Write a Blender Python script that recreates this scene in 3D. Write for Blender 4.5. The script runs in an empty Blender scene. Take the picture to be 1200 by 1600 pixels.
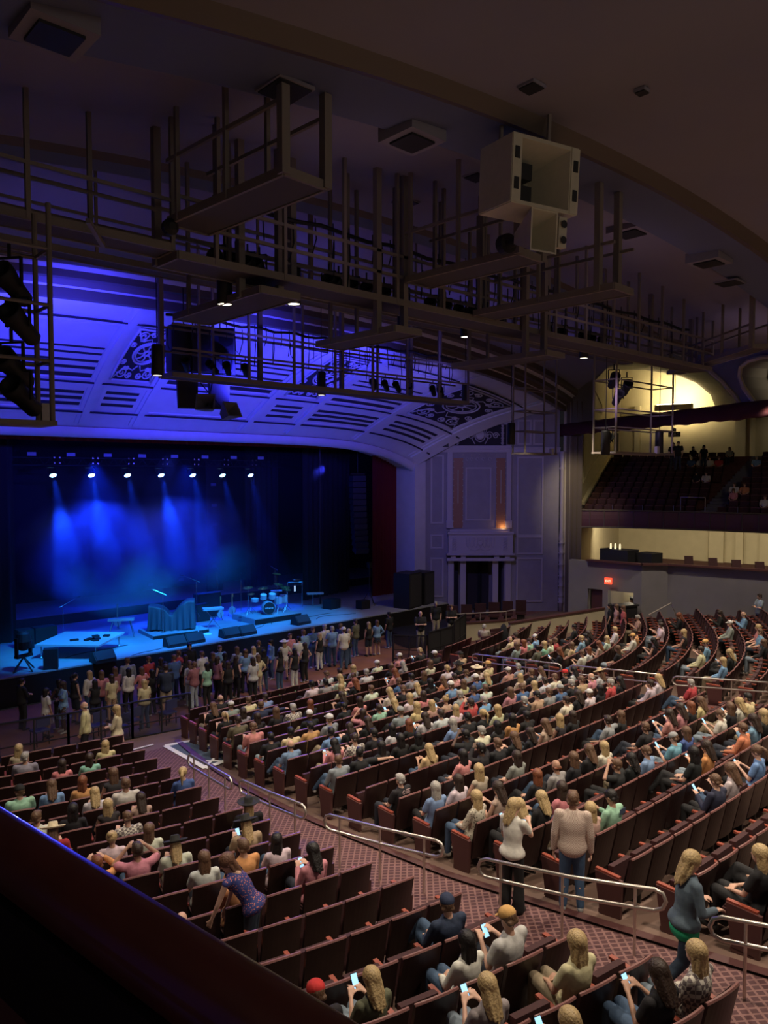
import bpy, bmesh, math, random
from mathutils import Vector, Matrix
random.seed(7)
S = bpy.context.scene
C = S.collection
R = math.radians

# ---------------------------------------------------------------- camera, world, exposure
cam_d = bpy.data.cameras.new('camera'); cam = bpy.data.objects.new('camera', cam_d); C.objects.link(cam)
cam_d.sensor_fit = 'VERTICAL'; cam_d.sensor_height = 36.0; cam_d.sensor_width = 27.0
cam_d.lens = 1180.0 / 1600.0 * 36.0
cam_d.clip_start = 0.05; cam_d.clip_end = 200
cam.location = (-19.5, -28.6, 8.3)
cam.rotation_euler = (R(90) - math.atan(58 / 1180.0), 0, -R(42.7))
S.camera = cam
S.view_settings.view_transform = 'Standard'; S.view_settings.look = 'None'
S.view_settings.gamma = 1.0; S.view_settings.use_curve_mapping = False
S.view_settings.exposure = 0.0
W = bpy.data.worlds.new('house_dark'); S.world = W; W.use_nodes = True
W.node_tree.nodes['Background'].inputs[0].default_value = (0.55, 0.5, 0.62, 1)
W.node_tree.nodes['Background'].inputs[1].default_value = 0.012

def spot(name, loc, target, power, angle, blend=0.4, col=(1, .86, .68), size=0.12, parent=None):
    d = bpy.data.lights.new(name, 'SPOT'); d.energy = power; d.spot_size = R(angle); d.spot_blend = blend
    d.color = col; d.shadow_soft_size = size
    o = bpy.data.objects.new(name, d); C.objects.link(o); o.location = loc
    v = Vector(target) - Vector(loc)
    o.rotation_euler = v.to_track_quat('-Z', 'Y').to_euler()
    return o
def point(name, loc, power, col=(1, .85, .6), size=.15):
    d = bpy.data.lights.new(name, 'POINT'); d.energy = power; d.color = col; d.shadow_soft_size = size
    o = bpy.data.objects.new(name, d); C.objects.link(o); o.location = loc
    return o
def area(name, loc, target, power, sx, sy, col=(1, .86, .68)):
    d = bpy.data.lights.new(name, 'AREA'); d.shape = 'RECTANGLE'; d.size = sx; d.size_y = sy; d.energy = power; d.color = col
    o = bpy.data.objects.new(name, d); C.objects.link(o); o.location = loc
    o.rotation_euler = (Vector(target) - Vector(loc)).to_track_quat('-Z', 'Y').to_euler()
    return o

WARM = (1, .84, .66); BLUE = (.035, .035, 1.0); CYAN = (.01, .30, 1.0)
# house downlights over the seating (unseen; last one added to brighten the side box)
for x, y, p in [(-15.0, -13, 1200), (-14.8, -21.5, 1150), (-5.5, -12.5, 1700), (-4, -21.5, 2200), (3.2, -12.2, 1700), (4.0, -20, 2100),
                (12, -16.5, 1700), (-10.5, -26.5, 1700), (-2, -27, 1900), (7, -26, 1500), (-9.5, -18.5, 1400), (8.2, -7.6, 900)]:
    spot('house_downlight', (x, y, 11.3), (x, y, 0), p, 112, .6, WARM, .25)
# unseen fill lamps, added: soft light from the rear, dim wash on the ceiling
area('rear_fill_light', (-4, -38.5, 12.0), (0, -14, 8.5), 210, 34, 2.0, (1, .88, .74))
spot('ceiling_fill_light', (-13, -30, 10.0), (-10.6, -21.8, 14.5), 70, 75, 1, (1, .93, .85), .5)
for x, p in [(-13, 80), (-6, 150), (2, 100), (9, 40)]:  # added uplights standing in for blue light bounced onto the ceiling
    spot('ceiling_blue_bounce_fill', (x, -9.2, 11.8), (x, -9.0, 15), p, 140, 1, (.12, .10, 1), .4)
for x, p in [(-10, 16), (-1, 22), (8, 20)]:  # more added lamps, imitating violet bounce on the middle ceiling
    spot('ceiling_violet_bounce_fill', (x, -17.5, 11.9), (x, -17.5, 15), p, 155, 1, (.6, .42, .75), .4)
# blue wash on the proscenium cove and the side boxes
spot('cove_wash_light', (-11.5, -7.0, 11.2), (-10.0, -1.0, 13.0), 3600, 110, .7, BLUE, .2)
spot('cove_wash_light', (-5.5, -7.0, 11.2), (-4.5, -1.0, 13.0), 3200, 110, .7, BLUE, .2)
spot('cove_wash_light', (1.0, -6.5, 11.2), (1.5, -1.0, 12.8), 1900, 110, .7, (.05, .045, 1), .2)
spot('cove_wash_light', (7.0, -5.5, 10.9), (7.0, -1.0, 12.0), 420, 110, .8, (.12, .10, 1), .2)
spot('box_wash_light', (3.9, -6.9, 10.7), (16.5, 0.5, 6.0), 1500, 62, .8, (.30, .25, .95), .3)
spot('wing_wash_light', (3.0, -15.0, 11.6), (22.5, -9, 5.0), 480, 40, .9, (.55, .38, .8), .3)
# cyan key on the stage floor
for x, p in [(-9, 9500), (-5, 12000), (-1, 10500), (3, 6800)]:
    spot('stage_key_light', (x, -3.2, 9.7), (x + .4, 2.2, 1.1), p * .85, 38, .9, CYAN, .2)
point('handrail_fill_light', (-20.6, -30.6, 10.4), 13, (1, .72, .45), .3)  # unseen lamp added behind the camera to brighten the handrail
# moving heads on the stage pointed into the house: one grazes the camera-side handrail, one the aisle rails
spot('mover_beam_light', (5.5, 3.4, 8.6), (-19.6, -27.7, 7.5), 30000, 13, .7, (.05, .06, 1), .1)
spot('mover_beam_light', (5.2, 3.4, 8.7), (-11.3, -15.6, 1.7), 5200, 15, .9, (.06, .08, 1), .1)
spot('pit_blue_light', (-4, 2.2, 9.2), (-4, -3.2, 0), 1500, 105, .8, (.04, .07, 1), .2)
# ---------------------------------------------------------------- materials
MATS = {}
def mat(name, col=(.5, .5, .5), rough=.6, metal=0, noise=0, nscale=8, emit=None, es=0, alpha=1, obj_col=False, spec=.5, bump=0, coat=0):
    if name in MATS: return MATS[name]
    m = bpy.data.materials.new(name); m.use_nodes = True; nt = m.node_tree; b = nt.nodes['Principled BSDF']
    b.inputs['Roughness'].default_value = rough; b.inputs['Metallic'].default_value = metal
    b.inputs['Specular IOR Level'].default_value = spec; b.inputs['Coat Weight'].default_value = coat
    b.inputs['Base Color'].default_value = (*col, 1)
    src = None
    if obj_col:
        oi = nt.nodes.new('ShaderNodeObjectInfo'); src = oi.outputs['Color']
    tc = nt.nodes.new('ShaderNodeTexCoord')
    if noise or bump:
        nz = nt.nodes.new('ShaderNodeTexNoise'); nz.inputs['Scale'].default_value = nscale; nz.inputs['Detail'].default_value = 4
        nt.links.new(tc.outputs['Object'], nz.inputs['Vector'])
    if noise:
        mr = nt.nodes.new('ShaderNodeMapRange'); mr.inputs[3].default_value = 1 - noise; mr.inputs[4].default_value = 1 + noise
        mr.inputs[1].default_value = .3; mr.inputs[2].default_value = .7
        nt.links.new(nz.outputs['Fac'], mr.inputs[0])
        mx = nt.nodes.new('ShaderNodeVectorMath'); mx.operation = 'SCALE'
        if src: nt.links.new(src, mx.inputs[0])
        else: mx.inputs[0].default_value = col
        nt.links.new(mr.outputs[0], mx.inputs['Scale']); src = mx.outputs[0]
    if src: nt.links.new(src, b.inputs['Base Color'])
    if bump:
        bp = nt.nodes.new('ShaderNodeBump'); bp.inputs['Strength'].default_value = bump; bp.inputs['Distance'].default_value = .02
        nt.links.new(nz.outputs['Fac'], bp.inputs['Height']); nt.links.new(bp.outputs[0], b.inputs['Normal'])
    if emit: b.inputs['Emission Color'].default_value = (*emit, 1); b.inputs['Emission Strength'].default_value = es
    if alpha < 1: b.inputs['Alpha'].default_value = alpha
    MATS[name] = m
    return m
def pattern_mat(name, kind, c1, c2, scale=20, rough=.8):
    if name in MATS: return MATS[name]
    m = bpy.data.materials.new(name); m.use_nodes = True; nt = m.node_tree; b = nt.nodes['Principled BSDF']
    b.inputs['Roughness'].default_value = rough
    tc = nt.nodes.new('ShaderNodeTexCoord'); mp = nt.nodes.new('ShaderNodeMapping'); nt.links.new(tc.outputs['Object'], mp.inputs[0])
    mp.inputs['Scale'].default_value = (scale,) * 3
    mix = nt.nodes.new('ShaderNodeMix'); mix.data_type = 'RGBA'
    mix.inputs[6].default_value = (*c1, 1); mix.inputs[7].default_value = (*c2, 1)
    if kind == 'check':
        t = nt.nodes.new('ShaderNodeTexChecker'); t.inputs['Scale'].default_value = 1
        nt.links.new(mp.outputs[0], t.inputs['Vector']); nt.links.new(t.outputs['Fac'], mix.inputs[0])
    elif kind == 'diamond':                                  # carpet lattice: two diagonal sets of thin lines
        sx = nt.nodes.new('ShaderNodeSeparateXYZ'); nt.links.new(mp.outputs[0], sx.inputs[0])
        outs = []
        for op in ('ADD', 'SUBTRACT'):
            a = nt.nodes.new('ShaderNodeMath'); a.operation = op
            nt.links.new(sx.outputs[0], a.inputs[0]); nt.links.new(sx.outputs[1], a.inputs[1])
            f = nt.nodes.new('ShaderNodeMath'); f.operation = 'FRACT'; nt.links.new(a.outputs[0], f.inputs[0])
            g = nt.nodes.new('ShaderNodeMath'); g.operation = 'LESS_THAN'; g.inputs[1].default_value = .26; nt.links.new(f.outputs[0], g.inputs[0])
            outs.append(g)
        h = nt.nodes.new('ShaderNodeMath'); h.operation = 'ADD'; h.use_clamp = True
        nt.links.new(outs[0].outputs[0], h.inputs[0]); nt.links.new(outs[1].outputs[0], h.inputs[1])
        nt.links.new(h.outputs[0], mix.inputs[0])
    elif kind == 'wave':
        t = nt.nodes.new('ShaderNodeTexWave'); t.inputs['Scale'].default_value = .5; t.inputs['Distortion'].default_value = .5
        nt.links.new(mp.outputs[0], t.inputs['Vector']); nt.links.new(t.outputs['Fac'], mix.inputs[0])
    else:
        t = nt.nodes.new('ShaderNodeTexVoronoi'); t.inputs['Scale'].default_value = 1
        r = nt.nodes.new('ShaderNodeMath'); r.operation = 'LESS_THAN'; r.inputs[1].default_value = .33
        nt.links.new(mp.outputs[0], t.inputs['Vector']); nt.links.new(t.outputs['Distance'], r.inputs[0]); nt.links.new(r.outputs[0], mix.inputs[0])
    nt.links.new(mix.outputs[2], b.inputs['Base Color'])
    MATS[name] = m
    return m
M_BACK = mat('seat_shell_maroon', (.024, .0095, .0088), .42, noise=.15, nscale=6)
M_CUSH = mat('seat_fabric_maroon', (.045, .012, .013), .8, noise=.2, nscale=30)
M_ARM = mat('armrest_red_wood', (.30, .065, .038), .4, noise=.1)
M_PANEL = mat('seat_end_panel', (.085, .032, .030), .5)
M_METAL = mat('dark_metal', (.025, .022, .02), .5, .3)
M_FLOOR = mat('brown_concrete', (.165, .10, .075), .7, noise=.15, nscale=.8)
M_CARPET = pattern_mat('lattice_carpet', 'diamond', (.07, .024, .026), (.20, .10, .09), 6.5)
M_CARP2 = mat('maroon_carpet', (.10, .036, .034), .9, noise=.2, nscale=3)
M_CREAM = mat('cream_plaster', (.52, .46, .31), .8, noise=.05, nscale=1.5)
M_GREYW = mat('grey_blue_plaster', (.20, .19, .20), .8, noise=.05, nscale=1.5)
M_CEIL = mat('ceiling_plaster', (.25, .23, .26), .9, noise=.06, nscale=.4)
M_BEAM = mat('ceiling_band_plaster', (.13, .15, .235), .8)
M_MOULD = mat('ceiling_moulding_brown', (.13, .10, .075), .6)
M_COVE = mat('cove_plaster', (.62, .60, .62), .8, noise=.04, nscale=2)
M_SLOT_SHADE = mat('dark_slot_and_shade', (.03, .025, .03), .9)
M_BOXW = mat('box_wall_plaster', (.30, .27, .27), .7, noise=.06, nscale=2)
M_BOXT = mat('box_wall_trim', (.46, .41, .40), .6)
M_GOLD = mat('bronze_panel', (.33, .15, .07), .5)
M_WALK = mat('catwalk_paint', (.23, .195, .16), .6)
M_BLACK = mat('black_paint', (.008, .008, .009), .5)
M_DRAPE = mat('black_drape', (.012, .012, .016), .95)
M_RED = mat('red_curtain', (.16, .008, .010), .9)
M_FASC = mat('balcony_fascia', (.11, .04, .05), .6)
M_STAGE = mat('stage_deck', (.34, .34, .36), .5, noise=.08, nscale=1.2)
M_WOOD = mat('pit_floor_wood', (.25, .105, .055), .5, noise=.15, nscale=2)
M_STEEL = mat('handrail_steel', (.62, .56, .50), .28, .8)
M_WHITE = mat('white_tape', (.75, .74, .68), .7)
M_LAMP = mat('lamp_glow', (1, 1, 1), .5, emit=(1, .88, .66), es=6)
M_PARL = mat('par_lens_glow', (1, 1, 1), .5, emit=(.25, .55, 1), es=14)
M_HORN = mat('horn_cream', (.60, .56, .40), .5, noise=.04)
M_SKIN = mat('skin', rough=.55, obj_col=True, noise=.04, nscale=20)
M_CLOTH = mat('cloth', rough=.85, obj_col=True, noise=.12, nscale=14, bump=.3)
M_HAIR = mat('hair', rough=.5, obj_col=True, noise=.25, nscale=45, bump=.6)
M_SHOE = mat('shoe', rough=.5, obj_col=True)
M_EYE = mat('eye_dark', (.02, .015, .012), .3)
M_FINE = pattern_mat('fine_checked_cloth', 'check', (.62, .52, .44), (.44, .32, .27), 60)
M_CHECK = pattern_mat('checked_cloth', 'check', (.62, .58, .5), (.16, .13, .13), 22)
M_LEO = pattern_mat('spotted_print_cloth', 'vor', (.55, .5, .4), (.05, .04, .03), 34)
M_FLORAL = pattern_mat('floral_print_cloth', 'vor', (.025, .035, .17), (.5, .16, .13), 40)

# ---------------------------------------------------------------- mesh helpers
def setp(o, label=None, cat=None, group=None, kind=None):
    if label: o['label'] = label
    if cat: o['category'] = cat
    if group: o['group'] = group
    if kind: o['kind'] = kind
    return o
def empty(name, loc=(0, 0, 0), rz=0, label=None, cat=None, group=None):
    o = bpy.data.objects.new(name, None); C.objects.link(o); o.location = loc; o.rotation_euler = (0, 0, rz)
    o.empty_display_size = .1
    return setp(o, label, cat, group)
class MB:
    def __init__(s): s.v = []; s.f = []; s.mi = []; s.cur = 0
    def add(s, vs, fs):
        n = len(s.v); s.v += [tuple(v) for v in vs]; s.f += [tuple(i + n for i in f) for f in fs]; s.mi += [s.cur] * len(fs); return s
    def box(s, c, d, rz=0, rx=0, taper=1):
        m = Matrix.Translation(c) @ Matrix.Rotation(rz, 4, 'Z') @ Matrix.Rotation(rx, 4, 'X')
        vs = []
        for z in (-1, 1):
            t = taper if z > 0 else 1
            for x, y in ((-1, -1), (1, -1), (1, 1), (-1, 1)): vs.append(m @ Vector((x * d[0] / 2 * t, y * d[1] / 2 * t, z * d[2] / 2)))
        return s.add(vs, [(0, 3, 2, 1), (4, 5, 6, 7), (0, 1, 5, 4), (1, 2, 6, 5), (2, 3, 7, 6), (3, 0, 4, 7)])
    def bar(s, p, q, w, h=None, up=(0, 0, 1)):          # rectangular bar between two points
        p = Vector(p); q = Vector(q); h = h or w; d = (q - p).normalized(); u = Vector(up)
        if abs(d.dot(u)) > .98: u = Vector((0, 1, 0))
        a = d.cross(u).normalized(); b = a.cross(d)
        vs = []
        for e in (p, q):
            for i, j in ((-1, -1), (1, -1), (1, 1), (-1, 1)): vs.append(e + a * (i * w / 2) + b * (j * h / 2))
        return s.add(vs, [(0, 3, 2, 1), (4, 5, 6, 7), (0, 1, 5, 4), (1, 2, 6, 5), (2, 3, 7, 6), (3, 0, 4, 7)])
    def tube(s, pts, r, n=8, r2=None, closed=False):
        pts = [Vector(p) for p in pts]; k = len(pts); vs = []; fs = []
        pa = None
        for i, p in enumerate(pts):
            if closed: t = (pts[(i + 1) % k] - pts[i - 1])
            else: t = pts[min(i + 1, k - 1)] - pts[max(i - 1, 0)]
            t = t.normalized() if t.length > 1e-9 else Vector((0, 0, 1))
            if pa is None:
                u = Vector((0, 0, 1)) if abs(t.z) < .9 else Vector((1, 0, 0)); a = t.cross(u).normalized()
            else:
                a = (pa - t * pa.dot(t)).normalized()
            pa = a; b = t.cross(a)
            rr = r if r2 is None else r + (r2 - r) * i / (k - 1)
            for j in range(n):
                an = 2 * math.pi * j / n; vs.append(p + (a * math.cos(an) + b * math.sin(an)) * rr)
        for i in range(k if closed else k - 1):
            for j in range(n):
                a0 = i * n + j; a1 = i * n + (j + 1) % n; i2 = (i + 1) % k
                fs.append((a0, a1, i2 * n + (j + 1) % n, i2 * n + j))
        if not closed: fs.append(tuple(range(n))[::-1]); fs.append(tuple((k - 1) * n + j for j in range(n)))
        return s.add(vs, fs)
    def lathe(s, prof, c=(0, 0, 0), n=16, axis=(0, 0, 1), cap=True):
        ax = Vector(axis).normalized(); u = Vector((1, 0, 0)) if abs(ax.x) < .9 else Vector((0, 1, 0))
        a = ax.cross(u).normalized(); b = ax.cross(a); vs = []; fs = []
        for r, h in prof:
            for j in range(n):
                an = 2 * math.pi * j / n; vs.append(Vector(c) + ax * h + (a * math.cos(an) + b * math.sin(an)) * r)
        for i in range(len(prof) - 1):
            for j in range(n): fs.append((i * n + j, i * n + (j + 1) % n, (i + 1) * n + (j + 1) % n, (i + 1) * n + j))
        if cap: fs.append(tuple(range(n))[::-1]); fs.append(tuple((len(prof) - 1) * n + j for j in range(n)))
        return s.add(vs, fs)
    def grid(s, fn, nu, nv, flip=False):
        vs = [fn(i / nu, j / nv) for j in range(nv + 1) for i in range(nu + 1)]; fs = []
        for j in range(nv):
            for i in range(nu):
                q = (j * (nu + 1) + i, j * (nu + 1) + i + 1, (j + 1) * (nu + 1) + i + 1, (j + 1) * (nu + 1) + i)
                fs.append(q[::-1] if flip else q)
        return s.add(vs, fs)
    def prism(s, poly, d):                                # 3-D polygon extruded along vector d
        d = Vector(d); n = len(poly); a = [Vector(p) for p in poly]; b = [p + d for p in a]
        return s.add(a + b, [tuple(range(n))[::-1], tuple(range(n, 2 * n))] + [(i, (i + 1) % n, n + (i + 1) % n, n + i) for i in range(n)])
    def mesh(s, name, mats, smooth=False):
        me = bpy.data.meshes.new(name); me.from_pydata(s.v, [], s.f)
        if not isinstance(mats, (list, tuple)): mats = [mats]
        for m in mats: me.materials.append(m)
        if len(mats) > 1: me.polygons.foreach_set('material_index', s.mi)
        bm = bmesh.new(); bm.from_mesh(me); bmesh.ops.recalc_face_normals(bm, faces=bm.faces); bm.to_mesh(me); bm.free()
        if smooth: me.polygons.foreach_set('use_smooth', [True] * len(me.polygons))
        me.update(); return me
    def build(s, name, mats, parent=None, smooth=False, loc=None, rz=None, **kw):
        o = bpy.data.objects.new(name, s.mesh(name, mats, smooth)); C.objects.link(o); o.parent = parent
        if loc is not None: o.location = loc
        if rz is not None: o.rotation_euler = (0, 0, rz)
        return setp(o, **kw)
def link(name, me, parent=None, loc=(0, 0, 0), rot=(0, 0, 0), scale=None, color=None, **kw):
    o = bpy.data.objects.new(name, me); C.objects.link(o); o.parent = parent; o.location = loc; o.rotation_euler = rot
    if scale: o.scale = scale if isinstance(scale, tuple) else (scale,) * 3
    if color: o.color = (*color, 1)
    return setp(o, **kw)
def copy_thing(o, loc=None, rz=None, label=None, group=None):
    def cp(x, par):
        c = x.copy(); C.objects.link(c); c.parent = par
        for ch in x.children: cp(ch, c)
        return c
    n = cp(o, None)
    if loc is not None: n.location = loc
    if rz is not None: n.rotation_euler = (0, 0, rz)
    if label: n['label'] = label
    if group: n['group'] = group
    return n

# ---------------------------------------------------------------- layout of the hall
def g(x):
    d = abs(x + 5)
    if d < 15: return .00093 * d ** 3
    return .00093 * 3375 + .63 * (d - 15)
def gs(x):
    d = min(abs(x + 5), 15); return .00279 * d * d * (1 if x > -5 else -1)
FP = [(-34, 3.9), (-26, 2.45), (-23.2, 1.98), (-20.3, 1.52), (-17, 1.2), (-13, .82), (-9, .5), (-7.5, .3), (-5, 0)]
def F(x, y):
    t = y - g(x)
    if t >= -5: return 0.0
    if t <= -34: return 3.9 + (-34 - t) * .18
    for (a, za), (b, zb) in zip(FP, FP[1:]):
        if a <= t <= b: return za + (zb - za) * (t - a) / (b - a)
def seats():
    out = []                                              # (block, row, seat, x, y, z, tilt)
    for j in range(-3, 17):
        Y = -23.85 + .9 * j; xe = -12.3 + max(0, Y + 16) * .12
        for i in range(13):
            x = xe - .57 * i; y = Y + g(x)
            if x > -19.4: out.append(('left', 16 - j, i, x, y, F(x, y), math.atan(gs(x))))
    for k in range(-1, 20):
        Y = -20.28 + .94 * (12 - k); x0 = -9.65 + .0125 * max(0, Y + 18) ** 2; i = 0
        while x0 + .57 * i < .75:
            x = x0 + .57 * i; y = Y + g(x); out.append(('centre', k + 1, i, x, y, F(x, y), math.atan(gs(x)))); i += 1
    for k in range(-1, 19):
        Y = -20.28 + .94 * (12 - k); i = 0; x = 3.1
        while x < 14.2:
            y = Y + g(x)
            lim = -6.8 - (x - 9) * .6 if x > 9 else -5.6
            xm = 12.1 if y > -11.5 else (12.9 if y > -13 else 13.6)
            if y < lim - 1.45 and x < xm: out.append(('right', k + 1, i, x, y, F(x, y), math.atan(gs(x))))
            x += .57 / math.sqrt(1 + gs(x) ** 2); i += 1
    return out
CAM = (-19.5, -28.6, 8.3)
def pj(x, y, z):                                          # where a point of the hall lies for the camera (used to rank what shows largest)
    B = R(42.7); p = math.atan(58 / 1180.0); a, b, c = x - CAM[0], y - CAM[1], z - CAM[2]
    fw = a * math.sin(B) + b * math.cos(B); r = a * math.cos(B) - b * math.sin(B)
    f_ = fw * math.cos(p) - c * math.sin(p); u = fw * math.sin(p) + c * math.cos(p)
    if f_ < .3: return (-999, -999, f_)
    return (600 + 1180 * r / f_, 800 - 1180 * u / f_, f_)
ORD = ['first', 'second', 'third', 'fourth', 'fifth', 'sixth', 'seventh', 'eighth', 'ninth', 'tenth', 'eleventh', 'twelfth', 'thirteenth', 'fourteenth',
       'fifteenth', 'sixteenth', 'seventeenth', 'eighteenth', 'nineteenth', 'twentieth', 'twenty-first', 'twenty-second', 'twenty-third', 'twenty-fourth']
# ================================================================ SETTING
def struct(mb, name, m, **kw): return mb.build(name, m, kind='structure', **kw)
# ---- raked floor
xs = [-22 + i * .5 for i in range(77)]; ys = [-34 + j * .5 for j in range(62)]
mb = MB(); vs = [(x, y, F(x, y)) for y in ys for x in xs]; nx = len(xs)
mb.add(vs, [(j * nx + i, j * nx + i + 1, (j + 1) * nx + i + 1, (j + 1) * nx + i) for j in range(len(ys) - 1) for i in range(nx - 1)])
struct(mb, 'floor', M_FLOOR)
# carpeted aisle between the left and the centre block
def curb(y): return -10.35 + .0125 * max(0, y + 18) ** 2
def leftc(y): return -12.05 + max(0, y + 16) * .12
def strip(fa, fb, y0, y1, n, dz):
    mb = MB()
    def fn(u, v):
        y = y0 + (y1 - y0) * v; a = fa(y); b = fb(y); x = a + (b - a) * u
        return (x, y, F(x, y) + dz)
    return mb.grid(fn, 6, n)
struct(strip(leftc, curb, -33, -8.6, 60, .012), 'floor_carpet', M_CARPET)
struct(strip(lambda y: curb(y), lambda y: curb(y) + .16, -33, -8.2, 60, .05), 'trim_1', M_PANEL)
struct(strip(lambda y: .95, lambda y: 2.75, -33, -8.6, 60, .012), 'floor_carpet', M_CARP2)
def fr(u, v):
    x = 3 + 10.5 * u; y = -9.2 + g(x) - .0 + v * (3.2 - .0)
    return (x, y, F(x, y) + .012)
struct(MB().grid(lambda u, v: (1.2 + 8 * u, -8.0 + g(1.2 + 8 * u) + 2.0 * v, F(1.2 + 8 * u, -8.0 + g(1.2 + 8 * u) + 2.0 * v) + .014), 12, 6), 'floor_carpet', M_CARP2)
# pit floor in front of the stage
struct(MB().box((0, -3.0, .02), (40, 5.4, .04)), 'floor_pit', M_WOOD)
# ---- stage deck
struct(MB().box((-4.1, 1.5, .55), (31.8, 3.0, 1.1)).box((-2, 7.9, .55), (36, 9.8, 1.1)), 'stage_deck', [M_STAGE])
struct(MB().box((-4.1, -.03, .53), (31.8, .06, 1.04)), 'trim_2', M_BLACK)
struct(MB().box((-2, 10.8, 1.35), (36, 4.6, .5)), 'stage_platform', M_STAGE)
struct(MB().box((-2, 8.47, 1.34), (36, .06, .46)), 'trim_3', M_BLACK)
struct(MB().box((-2, 13.0, 6), (40, .2, 12)), 'wall_stage_rear', M_DRAPE)
# ---- cove
def lip(u):
    dx = 16.8 * u; return Vector((-4.5 + dx, 3.0, 10.3 - 1.2 * (abs(dx) / 16.3) ** 6))
def outr(u):
    dx = 20.0 * u + 3.5 * math.copysign(abs(u) ** 5, u)
    return Vector((-4.5 + dx, -4.6 + 2.1 * abs(u) ** 5, 14.05 - .0032 * dx * dx))
def cove(u, t, off=0):
    p = lip(u).lerp(outr(u), t); n = Vector((0, -.42, -.9))
    return p + Vector((0, 0, .5 * math.sin(math.pi * t))) + n * off
struct(MB().grid(lambda a, b: cove(-1 + 2 * a, b), 90, 14), 'ceiling_cove', M_COVE, smooth=True)
def cpanel(mb, u0, u1, t0, t1, off, th=.05, n=8):          # raised slab following the cove
    k = n
    if t1 - t0 > .12:
        q = max(2, int((t1 - t0) / .06))
        for i in range(q): cpanel(mb, u0, u1, t0 + (t1 - t0) * i / q, t0 + (t1 - t0) * (i + 1) / q, off, th, n)
        return
    top = [cove(u0 + (u1 - u0) * i / k, t0, off) for i in range(k + 1)]; bot = [cove(u0 + (u1 - u0) * i / k, t1, off) for i in range(k + 1)]
    top2 = [cove(u0 + (u1 - u0) * i / k, t0, off - th) for i in range(k + 1)]; bot2 = [cove(u0 + (u1 - u0) * i / k, t1, off - th) for i in range(k + 1)]
    vs = top + bot + top2 + bot2; m = k + 1; fs = []
    for i in range(k):
        fs += [(i, i + 1, m + i + 1, m + i), (i, 2 * m + i, 2 * m + i + 1, i + 1), (m + i, m + i + 1, 3 * m + i + 1, 3 * m + i)]
    fs += [(0, m, 3 * m, 2 * m), (k, 2 * m + k, 3 * m + k, m + k)]
    mb.add(vs, fs)
grilles = [(-.53, -.44), (-.155, -.065), (.305, .405), (.74, .93)]
ribs = [-.56, -.415, -.178, -.042, .275, .435, .70, .955]
bays = [(-.95, -.575), (-.405, -.19), (-.03, .265), (.445, .69)]
mb = MB()
for r in ribs: cpanel(mb, r - .008, r + .008, .03, .99, .12, .14, 2); cpanel(mb, r - .017, r + .017, .03, .99, .05, .07, 2)
for t in (.10, .30, .80, .955): cpanel(mb, -.98, .98, t - .008, t + .008, .07, .09, 70)
for a, b in bays:                                         # thin louvre ledges and panel frames
    for t in (.125, .285, .335, .77): cpanel(mb, a, b, t - .004, t + .004, .05, .06, 20)
    for u in (a, b): cpanel(mb, u - .002, u + .002, .125, .285, .05, .06, 2); cpanel(mb, u - .002, u + .002, .33, .78, .05, .06, 2)
struct(mb, 'trim_4', M_COVE)
mb = MB()
for a, b in bays:
    for i, t in enumerate((.16, .20, .24)):
        if a > -.2 and a < 0: continue
        cpanel(mb, a + .008, b - .008, t - .010, t + .010, .012, .02, 20)
    for i, t in enumerate((.365, .415, .465, .52, .565)): cpanel(mb, a + .006, b - .006, t - (.019, .012, .009, .007, .005)[i], t + .008, .012, .02, 20)
for a, b in grilles:
    for t in (.165, .21, .25): cpanel(mb, a + .006, b - .006, t - .011, t + .008, .012, .02, 6)
for t in (.113, .318, .812): cpanel(mb, -.98, .98, t - .0035, t + .0035, .095, .05, 70)  # dark strips put in as shadow lines beside the cove mouldings
struct(mb, 'trim_5', M_SLOT_SHADE)
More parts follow.
